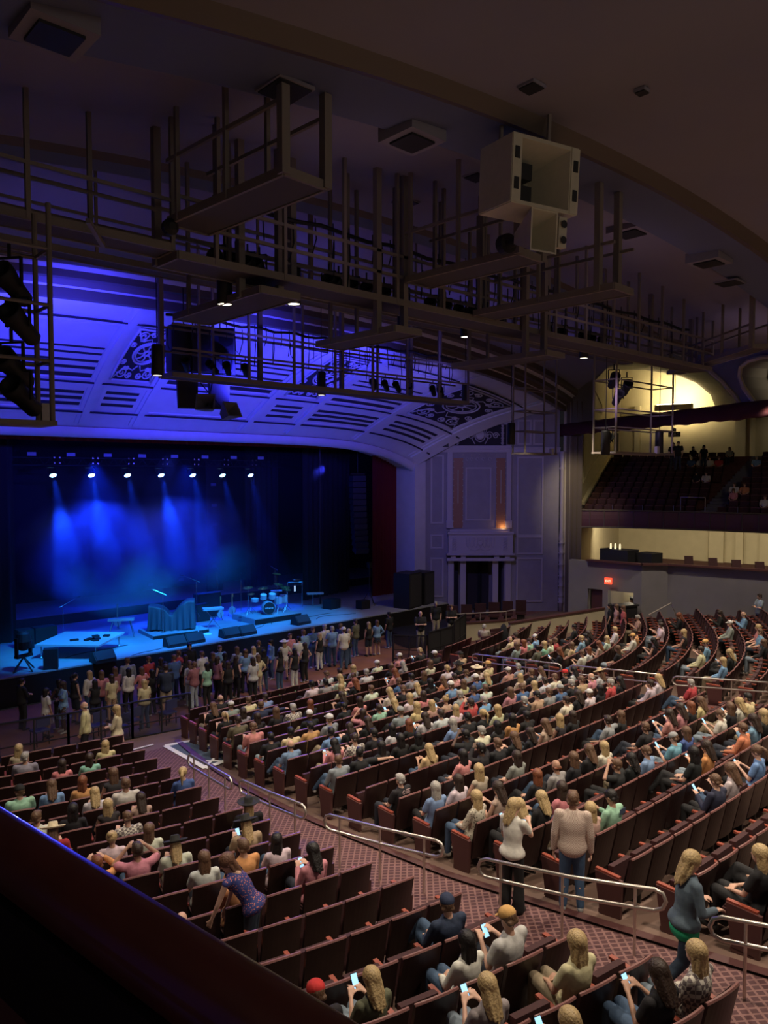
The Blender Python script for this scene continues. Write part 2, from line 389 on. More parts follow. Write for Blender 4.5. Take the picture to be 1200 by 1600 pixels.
# pierced scrollwork grilles: black recess with plaster scrolls
for gi, (a, b) in enumerate(grilles):
    ge = empty('scrollwork_grille', cove((a + b) / 2, .56), label='pierced scrollwork grille in the cove, ' + ['mostly beyond the left edge', 'left one beside the hanging pot lamp', 'middle one behind the lower catwalk', 'right end above the box wall'][gi], cat='grille', group='cove grilles')
    o0 = cove((a + b) / 2, .56)
    mb = MB(); cpanel(mb, a, b, .345, .78, .015, .02, 8); ob = mb.build('recess', M_SLOT_SHADE, ge); ob.matrix_parent_inverse = Matrix.Translation(-o0)
    mb = MB(); cu, ct, hu, ht = (a + b) / 2, .56, (b - a) / 2, .21
    def cp(x, y): return cove(cu + hu * x, ct + ht * y, .04)
    def ring(x, y, rx, ry, r=.035, n=18): mb.tube([cp(x + rx * math.cos(2 * math.pi * i / n), y + ry * math.sin(2 * math.pi * i / n)) for i in range(n)], r, 5, closed=True)
    ring(0, .05, .58, .42, .05, 24); ring(0, .05, .48, .34, .03, 24); ring(0, .05, .12, .09, .05, 10)
    for i in range(8):
        an = i * math.pi / 4; mb.tube([cp(.12 * math.cos(an), .05 + .09 * math.sin(an)), cp(.3 * math.cos(an + .15), .05 + .22 * math.sin(an + .15)), cp(.48 * math.cos(an), .05 + .34 * math.sin(an))], .03, 5)
    for sx in (-1, 1):
        for sy in (-1, 1):
            for (x0, y0, r0) in ((.62, .72, .24), (.25, .80, .15), (.82, .32, .14), (.5, .55, .10)):
                mb.tube([cp(sx * (x0 + r0 * (1 - i / 22) * math.cos(i * .55)), sy * (y0 + r0 * .8 * (1 - i / 22) * math.sin(i * .55))) for i in range(20)], .03, 5)
            mb.tube([cp(sx * .05, sy * .45), cp(sx * .2, sy * .62), cp(sx * .62, sy * .5), cp(sx * .93, sy * .9)], .03, 5)
    for x in (-1, 1): mb.tube([cp(x, -1 + 2 * i / 8) for i in range(9)], .05, 5)
    for y in (-1, 1): mb.tube([cp(-1 + 2 * i / 8, y) for i in range(9)], .05, 5)
    ob = mb.build('scrolls', M_COVE, ge, smooth=True); ob.matrix_parent_inverse = Matrix.Translation(-o0)
# proscenium arch roll and soffit, header wall above the stage
mb = MB()
mb.grid(lambda a, b: lip(-1 + 2 * a) + Vector((0, .25 - .30 * math.cos(b * math.pi) - .0, -.02 - .42 * math.sin(b * math.pi))), 80, 8)
mb.grid(lambda a, b: lip(-1 + 2 * a) + Vector((0, .5 + b * 1.4, -.1 - .1 * b)), 80, 1)
struct(mb, 'trim_6', M_COVE, smooth=True)
struct(MB().grid(lambda a, b: lip(-1 + 2 * a) + Vector((0, 1.9, -.2 + 4 * b)), 60, 1), 'wall_fly', M_DRAPE)
struct(MB().box((12.55, 3.9, 5.2), (.9, 1.9, 8.4)), 'wall_jamb', M_COVE)
struct(MB().box((16.6, 7.6, 5), (.3, 12, 12)).box((-19.5, 6.2, 5), (.3, 14, 12)), 'wall_stage_side', M_DRAPE)
# ---- stepped band between cove and ceiling
def arch(y, z0, k, x): return z0 - k * (x + 4.5) ** 2
def bandpt(u, dy, dz):
    p = outr(u); return Vector((p.x, p.y - dy, p.z + dz))
def bgrid(prof, m, name, n=70):
    mb = MB()
    for (a, b) in zip(prof, prof[1:]): mb.grid(lambda s, t: bandpt(-1 + 2 * s, a[0] + (b[0] - a[0]) * t, a[1] + (b[1] - a[1]) * t), n, 1)
    struct(mb, name, m)
bgrid([(0, 0), (.0, -.22), (.30, -.22), (.30, .08)], M_MOULD, 'trim_7')
bgrid([(.30, .08), (.32, .14)], M_COVE, 'trim_8')
bgrid([(.32, .14), (.45, .30), (.75, .30), (.75, .52)], M_MOULD, 'trim_9')
bgrid([(.75, .52), (.80, .62), (.95, .62)], M_COVE, 'trim_10')
bgrid([(.95, .62), (1.1, .72), (1.1, 1.0)], M_MOULD, 'trim_11')
XL, XR = -24.0, 13.4
def xr(y): return 19.6 + (y + 2.4) * .46                  # right edge of the ceiling follows the arcade line
def ceil_strip(y0, y1, z0, z1, k0, k1, m, name, n=44, b0=False):
    def fn(u, v):
        y = y0 + (y1 - y0) * v; x = XL + (xr(min(y, -4.6)) - XL) * u
        if b0 and v == 0:
            p = bandpt(-1 + 2 * u, 1.1, 1.0); return p
        return (x, y, (z0 + (z1 - z0) * v) - (k0 + (k1 - k0) * v) * min(x + 4.5, 14.5) ** 2)
    struct(MB().grid(fn, n, 8), name, m, smooth=True)
ceil_strip(-5.7, -12.7, 15.05, 15.35, .0036, .0058, M_CEIL, 'ceiling_front', b0=True)
ceil_strip(-12.7, -12.95, 15.1, 14.98, .0058, .006, M_MOULD, 'trim_12')
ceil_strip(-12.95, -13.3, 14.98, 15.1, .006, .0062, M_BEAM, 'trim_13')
ceil_strip(-13.3, -13.5, 15.1, 15.2, .0062, .0062, M_MOULD, 'trim_14')
ceil_strip(-13.5, -18.95, 15.2, 14.75, .0062, .0072, M_CEIL, 'ceiling_middle')
ceil_strip(-18.95, -18.98, 14.75, 14.42, .0072, .0073, M_MOULD, 'trim_15')
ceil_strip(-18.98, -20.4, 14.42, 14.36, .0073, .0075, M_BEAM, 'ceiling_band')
ceil_strip(-20.4, -20.62, 14.36, 14.28, .0075, .0075, M_MOULD, 'trim_16')
ceil_strip(-20.62, -20.8, 14.28, 14.48, .0075, .0075, M_MOULD, 'trim_17')
ceil_strip(-20.8, -40, 14.48, 14.7, .0075, .0075, M_CEIL, 'ceiling_rear')
def cz(x, y):
    if y > -12.7: v = (y + 5.7) / -7.0; z0, k = 15.05 + .3 * v, .0036 + .0022 * v
    elif y > -18.95: v = (y + 13.5) / -5.8; z0, k = 15.2 - .45 * v, .0062 + .001 * v
    elif y > -20.6: z0, k = 14.38, .0074
    else: z0, k = 14.48, .0075
    return z0 - k * min(x + 4.5, 14.5) ** 2
# outer shell so that no light leaks in
struct(MB().box((-24.2, -13, 8), (.3, 60, 17)), 'wall_left', M_GREYW)
struct(MB().box((2, -40, 8), (56, .3, 17)), 'wall_rear', M_GREYW)
struct(MB().box((4, -12, 17.6), (70, 60, .3)), 'ceiling_roof', M_SLOT_SHADE)

# ---- splayed box wall on the right of the stage
WA = Vector((13.0, 3.3, 0)); WD = (Vector((18.9, -2.1, 0)) - WA).normalized(); WN = Vector((WD.y, -WD.x, 0))   # WN faces the house
def wp(s, z, off=0): p = WA + WD * s + WN * off; return Vector((p.x, p.y, z))
def wbox(mb, s0, s1, z0, z1, o0, o1): return mb.prism([wp(s0, z0, o0), wp(s1, z0, o0), wp(s1, z1, o0), wp(s0, z1, o0)], WN * (o1 - o0))
def frame(mb, s0, s1, z0, z1, w=.1, o=.0, d=.07):
    wbox(mb, s0, s1, z0, z0 + w, o, o + d); wbox(mb, s0, s1, z1 - w, z1, o, o + d); wbox(mb, s0, s0 + w, z0 + w, z1 - w, o, o + d); wbox(mb, s1 - w, s1, z0 + w, z1 - w, o, o + d)
mb = MB()
wbox(mb, -.3, 1.7, -.3, 11.0, -.6, 0); wbox(mb, 5.25, 8.3, -.3, 13.0, -.6, 0); wbox(mb, 1.7, 5.25, 3.15, 13.0, -.6, 0); wbox(mb, 1.7, 5.25, -.3, 3.15, -1.6, -1.4)
wbox(mb, 1.7, 1.95, -.3, 3.15, -1.4, 0); wbox(mb, 5.0, 5.25, -.3, 3.15, -1.4, 0)
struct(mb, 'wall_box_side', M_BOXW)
mb = MB()
for z0, z1 in ((5.35, 9.5), (3.85, 4.7), (.9, 3.3)): frame(mb, .55, 1.35, z0, z1)
for z0, z1 in ((4.6, 9.4), (3.5, 4.6), (.6, 3.3)): frame(mb, 5.75, 7.35, z0, z1, .1)
wbox(mb, -.3, 8.3, 9.65, 9.85, 0, .16); wbox(mb, -.3, 8.3, 9.85, 9.95, 0, .26)
frame(mb, 5.75, 6.6, 10.1, 11.6); frame(mb, 6.7, 7.4, 10.1, 11.6)
wbox(mb, 1.55, 1.85, 5.1, 9.65, 0, .14); wbox(mb, 5.1, 5.4, 5.1, 9.65, 0, .14)
wbox(mb, 1.5, 1.9, 5.1, 5.55, 0, .2); wbox(mb, 5.05, 5.45, 5.1, 5.55, 0, .2)
wbox(mb, 1.6, 5.35, 11.35, 11.55, 0, .2); wbox(mb, 1.6, 5.35, 9.95, 10.05, 0, .2)
frame(mb, 2.65, 4.2, 5.55, 8.75, .08)
# niche columns of the box
for s in (1.62, 2.35, 4.3, 5.08): wbox(mb, s, s + .34, -.2, 3.15, -.1, .14)
wbox(mb, 1.5, 5.55, 3.15, 3.32, -.1, .5); wbox(mb, 1.5, 5.55, 3.5, 3.62, -.0, .6)
for s in (1.75, 2.35, 4.35, 5.0): wbox(mb, s, s + .3, 3.3, 3.5, 0, .42)
wbox(mb, 1.6, 5.45, 3.62, 4.75, 0, .5); wbox(mb, 1.55, 5.5, 4.75, 4.9, 0, .58)
wbox(mb, 1.7, 5.3, 4.9, 5.05, 0, .3)
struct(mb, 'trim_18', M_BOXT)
# balconette relief
mb = MB()
def wtube(pts, r, off): mb.tube([wp(s, z, off) for s, z in pts], r, 6)
for s in (1.95, 5.0):
    wtube([(s - .12 + .24 * (i % 2), 3.8 + .75 * i / 5) for i in range(6)], .03, .52)
    wtube([(s + .12 - .24 * (i % 2), 3.8 + .75 * i / 5) for i in range(6)], .03, .52)
for i in range(7):
    s = 2.75 + i * .25; wtube([(s - .08, 4.55), (s - .08, 4.1), (s, 3.95), (s + .08, 4.1), (s + .08, 4.55)], .022, .52)
mb.lathe([(.01, .05), (.14, .04), (.16, 0)], wp(3.5, 4.25, .52), 14, WN)
wtube([(2.9, 3.85), (3.2, 3.75), (3.5, 3.9), (3.8, 3.75), (4.1, 3.85)], .025, .52)
# crest frieze: scrolls and shield
wtube([(1.95 + .0, 10.15)] * 2, .01, .1)
for s in (2.15, 4.85):
    for k in range(4): mb.lathe([(.04, 0), (.11, .1), (.05, .2), (.09, .28), (.03, .34)], wp(s, 10.1 + k * .3, .1), 8)
for sx in (-1, 1):
    for c0, r0 in ((.55, .26), (.95, .2)):
        wtube([(3.5 + sx * (c0 + r0 * (1 - i / 20) * math.cos(i * .6)), 10.65 + r0 * (1 - i / 20) * math.sin(i * .6)) for i in range(18)], .03, .08)
    wtube([(3.5 + sx * .3, 10.15), (3.5 + sx * .5, 10.5), (3.5 + sx * .35, 11.0), (3.5 + sx * .75, 11.2)], .03, .08)
mb.lathe([(.02, .1), (.24, .08), (.30, 0)], wp(3.5, 10.7, .06), 20, WN)
mb.tube([wp(3.5 + .32 * math.cos(i * .35), 10.7 + .42 * math.sin(i * .35), .12) for i in range(18)], .03, 6, closed=True)
for s in (2.75, 3.0, 3.35, 3.7, 4.1): wtube([(s + .09 * math.cos(i), 9.25 + .09 * math.sin(i)) for i in range(6)], .02, .1)
struct(mb, 'trim_19', M_BOXT, smooth=False)
mb = MB()
wbox(mb, 1.9, 5.1, 10.05, 11.3, 0, .03)                      # dark frieze ground
for a, b in ((2.02, 2.32), (4.72, 5.02)): wbox(mb, a, b, 0.0, 3.15, -1.3, -.8)
wbox(mb, 2.75, 4.25, 0, 3.15, -1.3, -1.2)
struct(mb, 'trim_20', M_SLOT_SHADE)
mb = MB(); wbox(mb, 1.92, 2.5, 5.1, 9.3, 0, .05); wbox(mb, 4.5, 5.05, 5.1, 9.3, 0, .05); struct(mb, 'trim_21', M_GOLD)
mb = MB()
for s in (1.92, 2.48, 4.5, 5.05):
    for i in range(12): mb.lathe([(.035, 0), (.03, .03), (.005, .045)], wp(s, 5.15 + i * .36, .06), 8, WN)
for i in range(5): mb.lathe([(.035, 0), (.03, .03), (.005, .045)], wp(2.5 + i * .5, 9.5, .06), 8, WN)
for s in (2.2, 4.78): mb.tube([wp(s, 6.6, .08), wp(s, 8.6, .08)], .03, 6)
struct(mb, 'trim_22', M_CREAM)
# black side slots with pale fins above the frieze (organ pediment)
mb = MB(); wbox(mb, 2.2, 5.2, 11.55, 12.9, 0, .02); struct(mb, 'trim_23', M_SLOT_SHADE)
mb = MB()
mb.prism([wp(1.2, 11.5, .02), wp(5.3, 13.1, .02), wp(5.3, 13.6, .02), wp(.7, 11.6, .02)], WN * .25)
for i in range(12): wbox(mb, 2.3 + i * .25, 2.36 + i * .25, 11.55, 12.9, .02, .1)
struct(mb, 'trim_24', M_BOXT)
# columns with turned mouldings at both ends of the box wall
for s in (-.15, 8.45):
    mb = MB(); c = wp(s, 0, .12); pr = [(.13, 0)]
    for z in (.6, 1.0, 1.6, 2.2, 2.9, 3.6, 4.2): pr += [(.13, z - .05), (.19, z), (.13, z + .06), (.16, z + .25)]
    pr += [(.12, 5), (.12, 8.6), (.17, 8.7), (.12, 8.8), (.17, 9.6), (.2, 9.7)]
    mb.lathe(pr, c, 12); struct(mb, 'column', M_BOXT, smooth=True)
P0 = wp(8.6, 0)
mb = MB()
for i, w in enumerate((.35, .3, .35)):
    c = P0 + WD * (.25 + .32 * i) + WN * (-.1 * i); mb.box((c.x, c.y, 6.2), (w, .5, 13), rz=math.atan2(WD.y, WD.x))
struct(mb, 'pillar', M_MOULD)
# ---- right side wall of the hall going back beside the wing balcony
SA = Vector((19.75, -2.75, 0)); SD = Vector((.94, .34, 0)).normalized(); SN = Vector((SD.y, -SD.x, 0))
def sp(t, z, off=0): p = SA + SD * t + SN * off; return Vector((p.x, p.y, z))
struct(MB().prism([sp(-.4, -1), sp(17.2, -1), sp(17.2, 17.4), sp(-.4, 17.4)], -SN * .4), 'wall_right', M_CREAM)
mb = MB()
def sfr(t0, t1, pts, w=.09, d=.06):
    n = len(pts)
    for i in range(n): mb.bar(sp(pts[i][0], pts[i][1], .03), sp(pts[(i + 1) % n][0], pts[(i + 1) % n][1], .03), w, d, up=SN)
sfr(0, 0, [(.7, 1.2), (2.2, 1.2), (2.2, 3.6), (.7, 3.6)]); sfr(0, 0, [(.7, 4.0), (2.2, 4.0), (2.2, 4.9), (.7, 4.9)])
sfr(0, 0, [(.7, 7.0), (2.0, 7.4), (2.0, 12.2), (.7, 12.2)]); sfr(0, 0, [(3.0, 7.8), (9, 10.2), (9, 12), (3.0, 12.2)]); sfr(0, 0, [(.7, 12.6), (2.0, 12.6), (2.0, 15), (.7, 15.5)])
sfr(0, 0, [(3.0, 12.7), (8.5, 12.5), (8.5, 13.2), (3.0, 15.0)])
mb.bar(sp(2.6, 6.5, .1), sp(11.4, 9.75, .1), .28, .2)
struct(mb, 'trim_25', M_CREAM)
# rear walls of the wing, upper and under the balcony
RB = sp(15.8, 0); RC = Vector((39.5, -22, 0)); RD = (RC - RB).normalized(); RN = Vector((RD.y, -RD.x, 0))
def rp(t, z, off=0): p = RB + RD * t + RN * off; return Vector((p.x, p.y, z))
struct(MB().prism([rp(-.5, -1), rp(26, -1), rp(26, 17.4), rp(-.5, 17.4)], -RN * .4), 'wall_wing_rear', M_CREAM)
mb = MB()
for t, w in ((1.2, .4), (8.4, .7), (9.4, .35), (11.0, .7), (12.4, .35), (14.2, .5), (19, .6)):
    mb.prism([rp(t, 8.9, 0), rp(t + w, 8.9, 0), rp(t + w, 13.6, 0), rp(t, 13.6, 0)], RN * .35)
for t, w in ((6.8, 1.0), (8.6, .5), (10.2, .9), (11.6, .5), (15, .8)):
    mb.prism([rp(t, 0, 0), rp(t + w, 0, 0), rp(t + w, 6.4, 0), rp(t, 6.4, 0)], RN * .3)
mb.prism([rp(0, 12.9, 0), rp(26, 12.9, 0), rp(26, 13.2, 0), rp(0, 13.2, 0)], RN * .3)
struct(mb, 'trim_26', M_CREAM)
mb = MB(); mb.prism([sp(13.2, 9.2, .02), sp(14.6, 9.2, .02), sp(14.6, 11.5, .02), sp(13.2, 11.5, .02)], SN * .08)
struct(mb, 'door_1', M_SLOT_SHADE)
# ---- wing balcony: fascia, seat steps, floor
FA = [Vector((19.9, -2.7, 0)), Vector((21.6, -5.0, 0)), Vector((22.9, -8.2, 0)), Vector((23.7, -12, 0)), Vector((24.0, -17, 0)), Vector((24, -22, 0))]
def ply(pl, t):
    L = [(b - a).length for a, b in zip(pl, pl[1:])]; t = t * sum(L)
    for i, l in enumerate(L):
        if t <= l or i == len(L) - 1: return pl[i].lerp(pl[i + 1], t / l)
        t -= l
def fout(t):                                              # outward direction of the wing (towards its rear wall)
    a = SD; b = Vector((1, .1, 0)).normalized(); k = min(1, t * 2.2); return (a * (1 - k) + b * k).normalized()
def wing(t, d, z): p = ply(FA, t) + fout(t) * d; return Vector((p.x, p.y, z))
struct(MB().grid(lambda a, b: wing(a, -.06 - .05 * math.sin(b * 3.14), 5.15 + 1.0 * b), 40, 4), 'balcony_fascia', M_FASC)
struct(MB().grid(lambda a, b: wing(a, -.1 + b * .35, 6.15), 40, 1), 'trim_27', M_PANEL)
mb = MB()
for i in range(24):
    t = (i + .3) / 24; mb.bar(wing(t, -.13, 5.18), wing(t, -.13, 6.14), .035, .05)
mb.tube([wing(i / 40, -.12, 5.16) for i in range(41)], .05, 6); mb.tube([wing(i / 40, -.1, 6.17) for i in range(41)], .05, 6)
struct(mb, 'trim_28', M_MOULD)
struct(MB().grid(lambda a, b: wing(a, b * 16, 5.15), 30, 8), 'ceiling_under_balcony', M_CREAM)
def stepz(d): return 5.9 + .36 * math.floor(d / .95)
mb = MB()
for r in range(12):
    d0 = .1 + .95 * r; z0 = 5.5 + .34 * r
    mb.grid(lambda a, b: wing(a, d0 + .95 * b, z0), 30, 1); mb.grid(lambda a, b: wing(a, d0 + .95, z0 + .34 * b), 30, 1)
struct(mb, 'floor_balcony', M_CARP2)
mb = MB()
for r in range(12):                                       # aisle steps
    for h in (0, 1):
        a = wing(.36 + r * .002, .5 + .95 * r + h * .47, 0); d = fout(.36); e = Vector((-d.y, d.x, 0))
        mb.prism([a - e * .55 + Vector((0, 0, 5.5 + .34 * r + h * .17)), a + e * .55 + Vector((0, 0, 5.5 + .34 * r + h * .17)), a + e * .55 + d * .47 + Vector((0, 0, 5.5 + .34 * r + h * .17)), a - e * .55 + d * .47 + Vector((0, 0, 5.5 + .34 * r + h * .17))], (0, 0, .17))
struct(mb, 'stairs', mat('stair_edge_grey', (.13, .13, .14), .8))
struct(MB().grid(lambda a, b: wing(a, 1.2 + 15 * b, 1.9), 30, 3), 'floor_mezzanine', M_CARP2)
# arcade wall above the wing with two arched openings
AA = Vector((19.6, -2.5, 0)); AD = Vector((-.42, -.908, 0)).normalized(); AN = Vector((-AD.y, AD.x, 0)) * -1
AN = Vector((-.908, .42, 0)).normalized()                  # towards the house
def ap(s, z, off=0): p = AA + AD * s + AN * off; return Vector((p.x, p.y, z))
def hitA(px, py):                                         # measured outline of the openings on the arcade wall
    B = R(42.7); pt = math.atan(58 / 1180.0); r = (px - 600) / 1180; u = (800 - py) / 1180
    fw = math.cos(pt) + u * math.sin(pt); up = -math.sin(pt) + u * math.cos(pt)
    d = Vector((fw * math.sin(B) + r * math.cos(B), fw * math.cos(B) - r * math.sin(B), up)); o = Vector(CAM)
    k = (AA - Vector((o.x, o.y, 0))).dot(AN) / Vector((d.x, d.y, 0)).dot(AN)
    q = o + d * k; return ((q - AA).dot(AD), q.z)
A1 = [hitA(*p) for p in [(893, 668), (893, 596), (912, 575), (945, 552), (985, 540), (1040, 545), (1072, 556), (1100, 570), (1130, 597), (1152, 622), (1162, 645)]]
A2 = [hitA(*p) for p in [(1180, 645), (1179, 628), (1163, 606), (1156, 588), (1158, 574), (1170, 564), (1192, 558), (1220, 558), (1250, 572), (1275, 600), (1280, 645)]]
zt = 17.3
poly = [(-.2, 11.1), A1[0]] + A1[1:] + A2 + [(26, 11.1), (26, zt), (-.2, zt)]
poly = [(max(a, -.1) if i in (0, len(poly) - 1) else a, b) for i, (a, b) in enumerate(poly)]
poly[1] = (poly[1][0], 11.1); poly[len(A1)] = (A1[-1][0], 11.1); poly[len(A1) + 1] = (A2[0][0], 11.1); poly[len(A1) + len(A2)] = (A2[-1][0], 11.1)
mb = MB()
n = len(poly); va = [ap(s, z, 0) for s, z in poly]; vb = [ap(s, z, -1.5) for s, z in poly]
import mathutils.geometry as mg
tri = mg.tessellate_polygon([[Vector((s, z, 0)) for s, z in poly]])
mb.add(va, tri); mb.add(vb, [t[::-1] for t in tri])
mb.add(va + vb, [(i, (i + 1) % n, n + (i + 1) % n, n + i) for i in range(n)])
struct(mb, 'wall_arcade', M_GREYW)
mb = MB()
for A in (A1[1:], A2[1:-1]):
    mb.tube([ap(s, z, .03) for s, z in A], .10, 6)
struct(mb, 'trim_29', M_CREAM)
# lit half-dome vaults behind the openings
def vault(s0, s1, zb, h, dep):
    def fn(u, v):
        a = math.pi * u; x = (s0 + s1) / 2 - (s1 - s0) / 2 * math.cos(a)
        zz = zb + h * math.sin(a) * math.cos(v * math.pi / 2) ** .6
        return ap(x, max(zb, zz), -1.5 - dep * math.sin(v * math.pi / 2))
    struct(MB().grid(fn, 24, 12), 'ceiling_vault', M_CREAM, smooth=True)
def hitR(px, py):
    B = R(42.7); pt = math.atan(58 / 1180.0); r = (px - 600) / 1180; u = (800 - py) / 1180
    fw = math.cos(pt) + u * math.sin(pt); up = -math.sin(pt) + u * math.cos(pt)
    d = Vector((fw * math.sin(B) + r * math.cos(B), fw * math.cos(B) - r * math.sin(B), up)); o = Vector(CAM)
    k = (RB - Vector((o.x, o.y, 0))).dot(RN) / Vector((d.x, d.y, 0)).dot(RN); return o + d * (k * .985)
fr_ = [ap(s, z, -1.5) for s, z in A1[1:]]; nf = len(fr_) - 1
bk = [hitR(985 - 133 * math.cos(math.pi * i / nf), 637 - 60 * math.sin(math.pi * i / nf)) for i in range(nf + 1)]
def tunnel(u, v):
    i = min(nf - 1, int(u * nf)); t = u * nf - i; return fr_[i].lerp(fr_[i + 1], t).lerp(bk[i].lerp(bk[i + 1], t), v)
struct(MB().grid(tunnel, nf * 3, 6), 'ceiling_vault', M_GREYW)
vault(14.2, 22, 11.3, 3.9, 7)
# ---- low wall of the mezzanine on the right and its doors
def lowwall(pts, zt, m, name):
    mb = MB()
    for a, b in zip(pts, pts[1:]):
        a = Vector(a); b = Vector(b); n = Vector(((b - a).y, -(b - a).x, 0)).normalized()
        mb.prism([(a.x, a.y, -.6), (b.x, b.y, -.6), (b.x, b.y, zt), (a.x, a.y, zt)], -n * .25)
    struct(mb, name, m)
LW = [(12.75, -8.3, 0), (13.1, -11.0, 0), (13.95, -11.85, 0), (15.0, -16.0, 0), (15.4, -24, 0)]
mb = MB()
a, b = Vector(LW[0]), Vector(LW[1]); d = (b - a)
def l1(t0, t1, z0, z1): 
    p, q = a + d * t0, a + d * t1; mb.prism([(p.x, p.y, z0), (q.x, q.y, z0), (q.x, q.y, z1), (p.x, p.y, z1)], (.25, 0, 0))
l1(-.35, 0.02, -.6, 4.1); l1(.02, .86, 2.75, 4.1); l1(.30, .40, -.6, 2.75); l1(.86, 1, -.6, 4.1)
struct(mb, 'wall_door_side', M_GREYW)
lowwall(LW[1:], 4.1, M_GREYW, 'wall_mezzanine')
mb = MB()
for p, q in zip(LW, LW[1:]): mb.bar((p[0], p[1], 4.14), (q[0], q[1], 4.14), .34, .08)
struct(mb, 'trim_30', M_PANEL)
struct(MB().prism([(12.95, -8.45, .5), (12.98, -9.05, .5), (12.98, -9.05, 2.75), (12.95, -8.45, 2.75)], (.06, 0, 0)), 'door_2', M_PANEL)
struct(MB().box((15.2, -9.8, 1.8), (.1, 4, 4)), 'wall_lobby', M_CREAM)
# cream low wall bounding the front of the right block and the side-box parapet
def parapet(pts, base, tops, m, cap, name1, name2, th=.16):
    mb = MB(); mc = MB()
    for (a, za), (b, zb) in zip(zip(pts, tops), list(zip(pts, tops))[1:]):
        mb.prism([(a[0], a[1], base), (b[0], b[1], base), (b[0], b[1], zb), (a[0], a[1], za)], (.05, th, 0)); mc.bar((a[0], a[1] + th / 2, za + .03), (b[0], b[1] + th / 2, zb + .03), .26, .07)
    struct(mb, name1, m); struct(mc, name2, cap)
parapet([(8.75, -6.75), (12.9, -9.25)], -.3, [1.3, 1.85], M_CREAM, M_PANEL, 'wall_ramp', 'trim_31')
parapet([(7.4, -4.4), (9.9, -5.6), (10.6, -5.6)], -.2, [1.12, 1.12, 1.12], M_CREAM, M_PANEL, 'wall_side_box', 'trim_32')
# camera-side balcony parapet
def cl(lx, d): B = R(42.7); return Vector((CAM[0] + d * math.sin(B) + lx * math.cos(B), CAM[1] + d * math.cos(B) - lx * math.sin(B), 0))
ra, rb = cl(-.76, 1.5), cl(-.28, 1.11); rd = (rb - ra).normalized(); rn = Vector((rd.y, -rd.x, 0))
if (Vector((CAM[0], CAM[1], 0)) - ra).dot(rn) < 0: rn = -rn
p, q = ra - rd * 6, ra + rd * 3
hr = MB().tube([p + Vector((0, 0, 7.53)), q + Vector((0, 0, 7.53))], .062, 24)
hr.build('balcony_handrail', mat('polished_maroon_wood', (.085, .016, .010), .32, noise=.2, nscale=6, coat=1), smooth=True, label='round polished maroon handrail crossing the lower left corner', cat='handrail')
for k in range(7):
    c = p.lerp(q, (k + .5) / 7)
mb = MB()
mb.prism([p + Vector((0, 0, 7.47)) - rn * .05, q + Vector((0, 0, 7.47)) - rn * .05, q + Vector((0, 0, 6.4)) - rn * .05, p + Vector((0, 0, 6.4)) - rn * .05], rn * .10)
struct(mb, 'wall_parapet', M_BLACK)
mb = MB(); mb.prism([p + Vector((0, 0, 7.28)) + rn * .05, q + Vector((0, 0, 7.28)) + rn * .05, q + Vector((0, 0, 7.26)) + rn * .4, p + Vector((0, 0, 7.26)) + rn * .4], (0, 0, -.06))
struct(mb, 'trim_33', M_FASC)
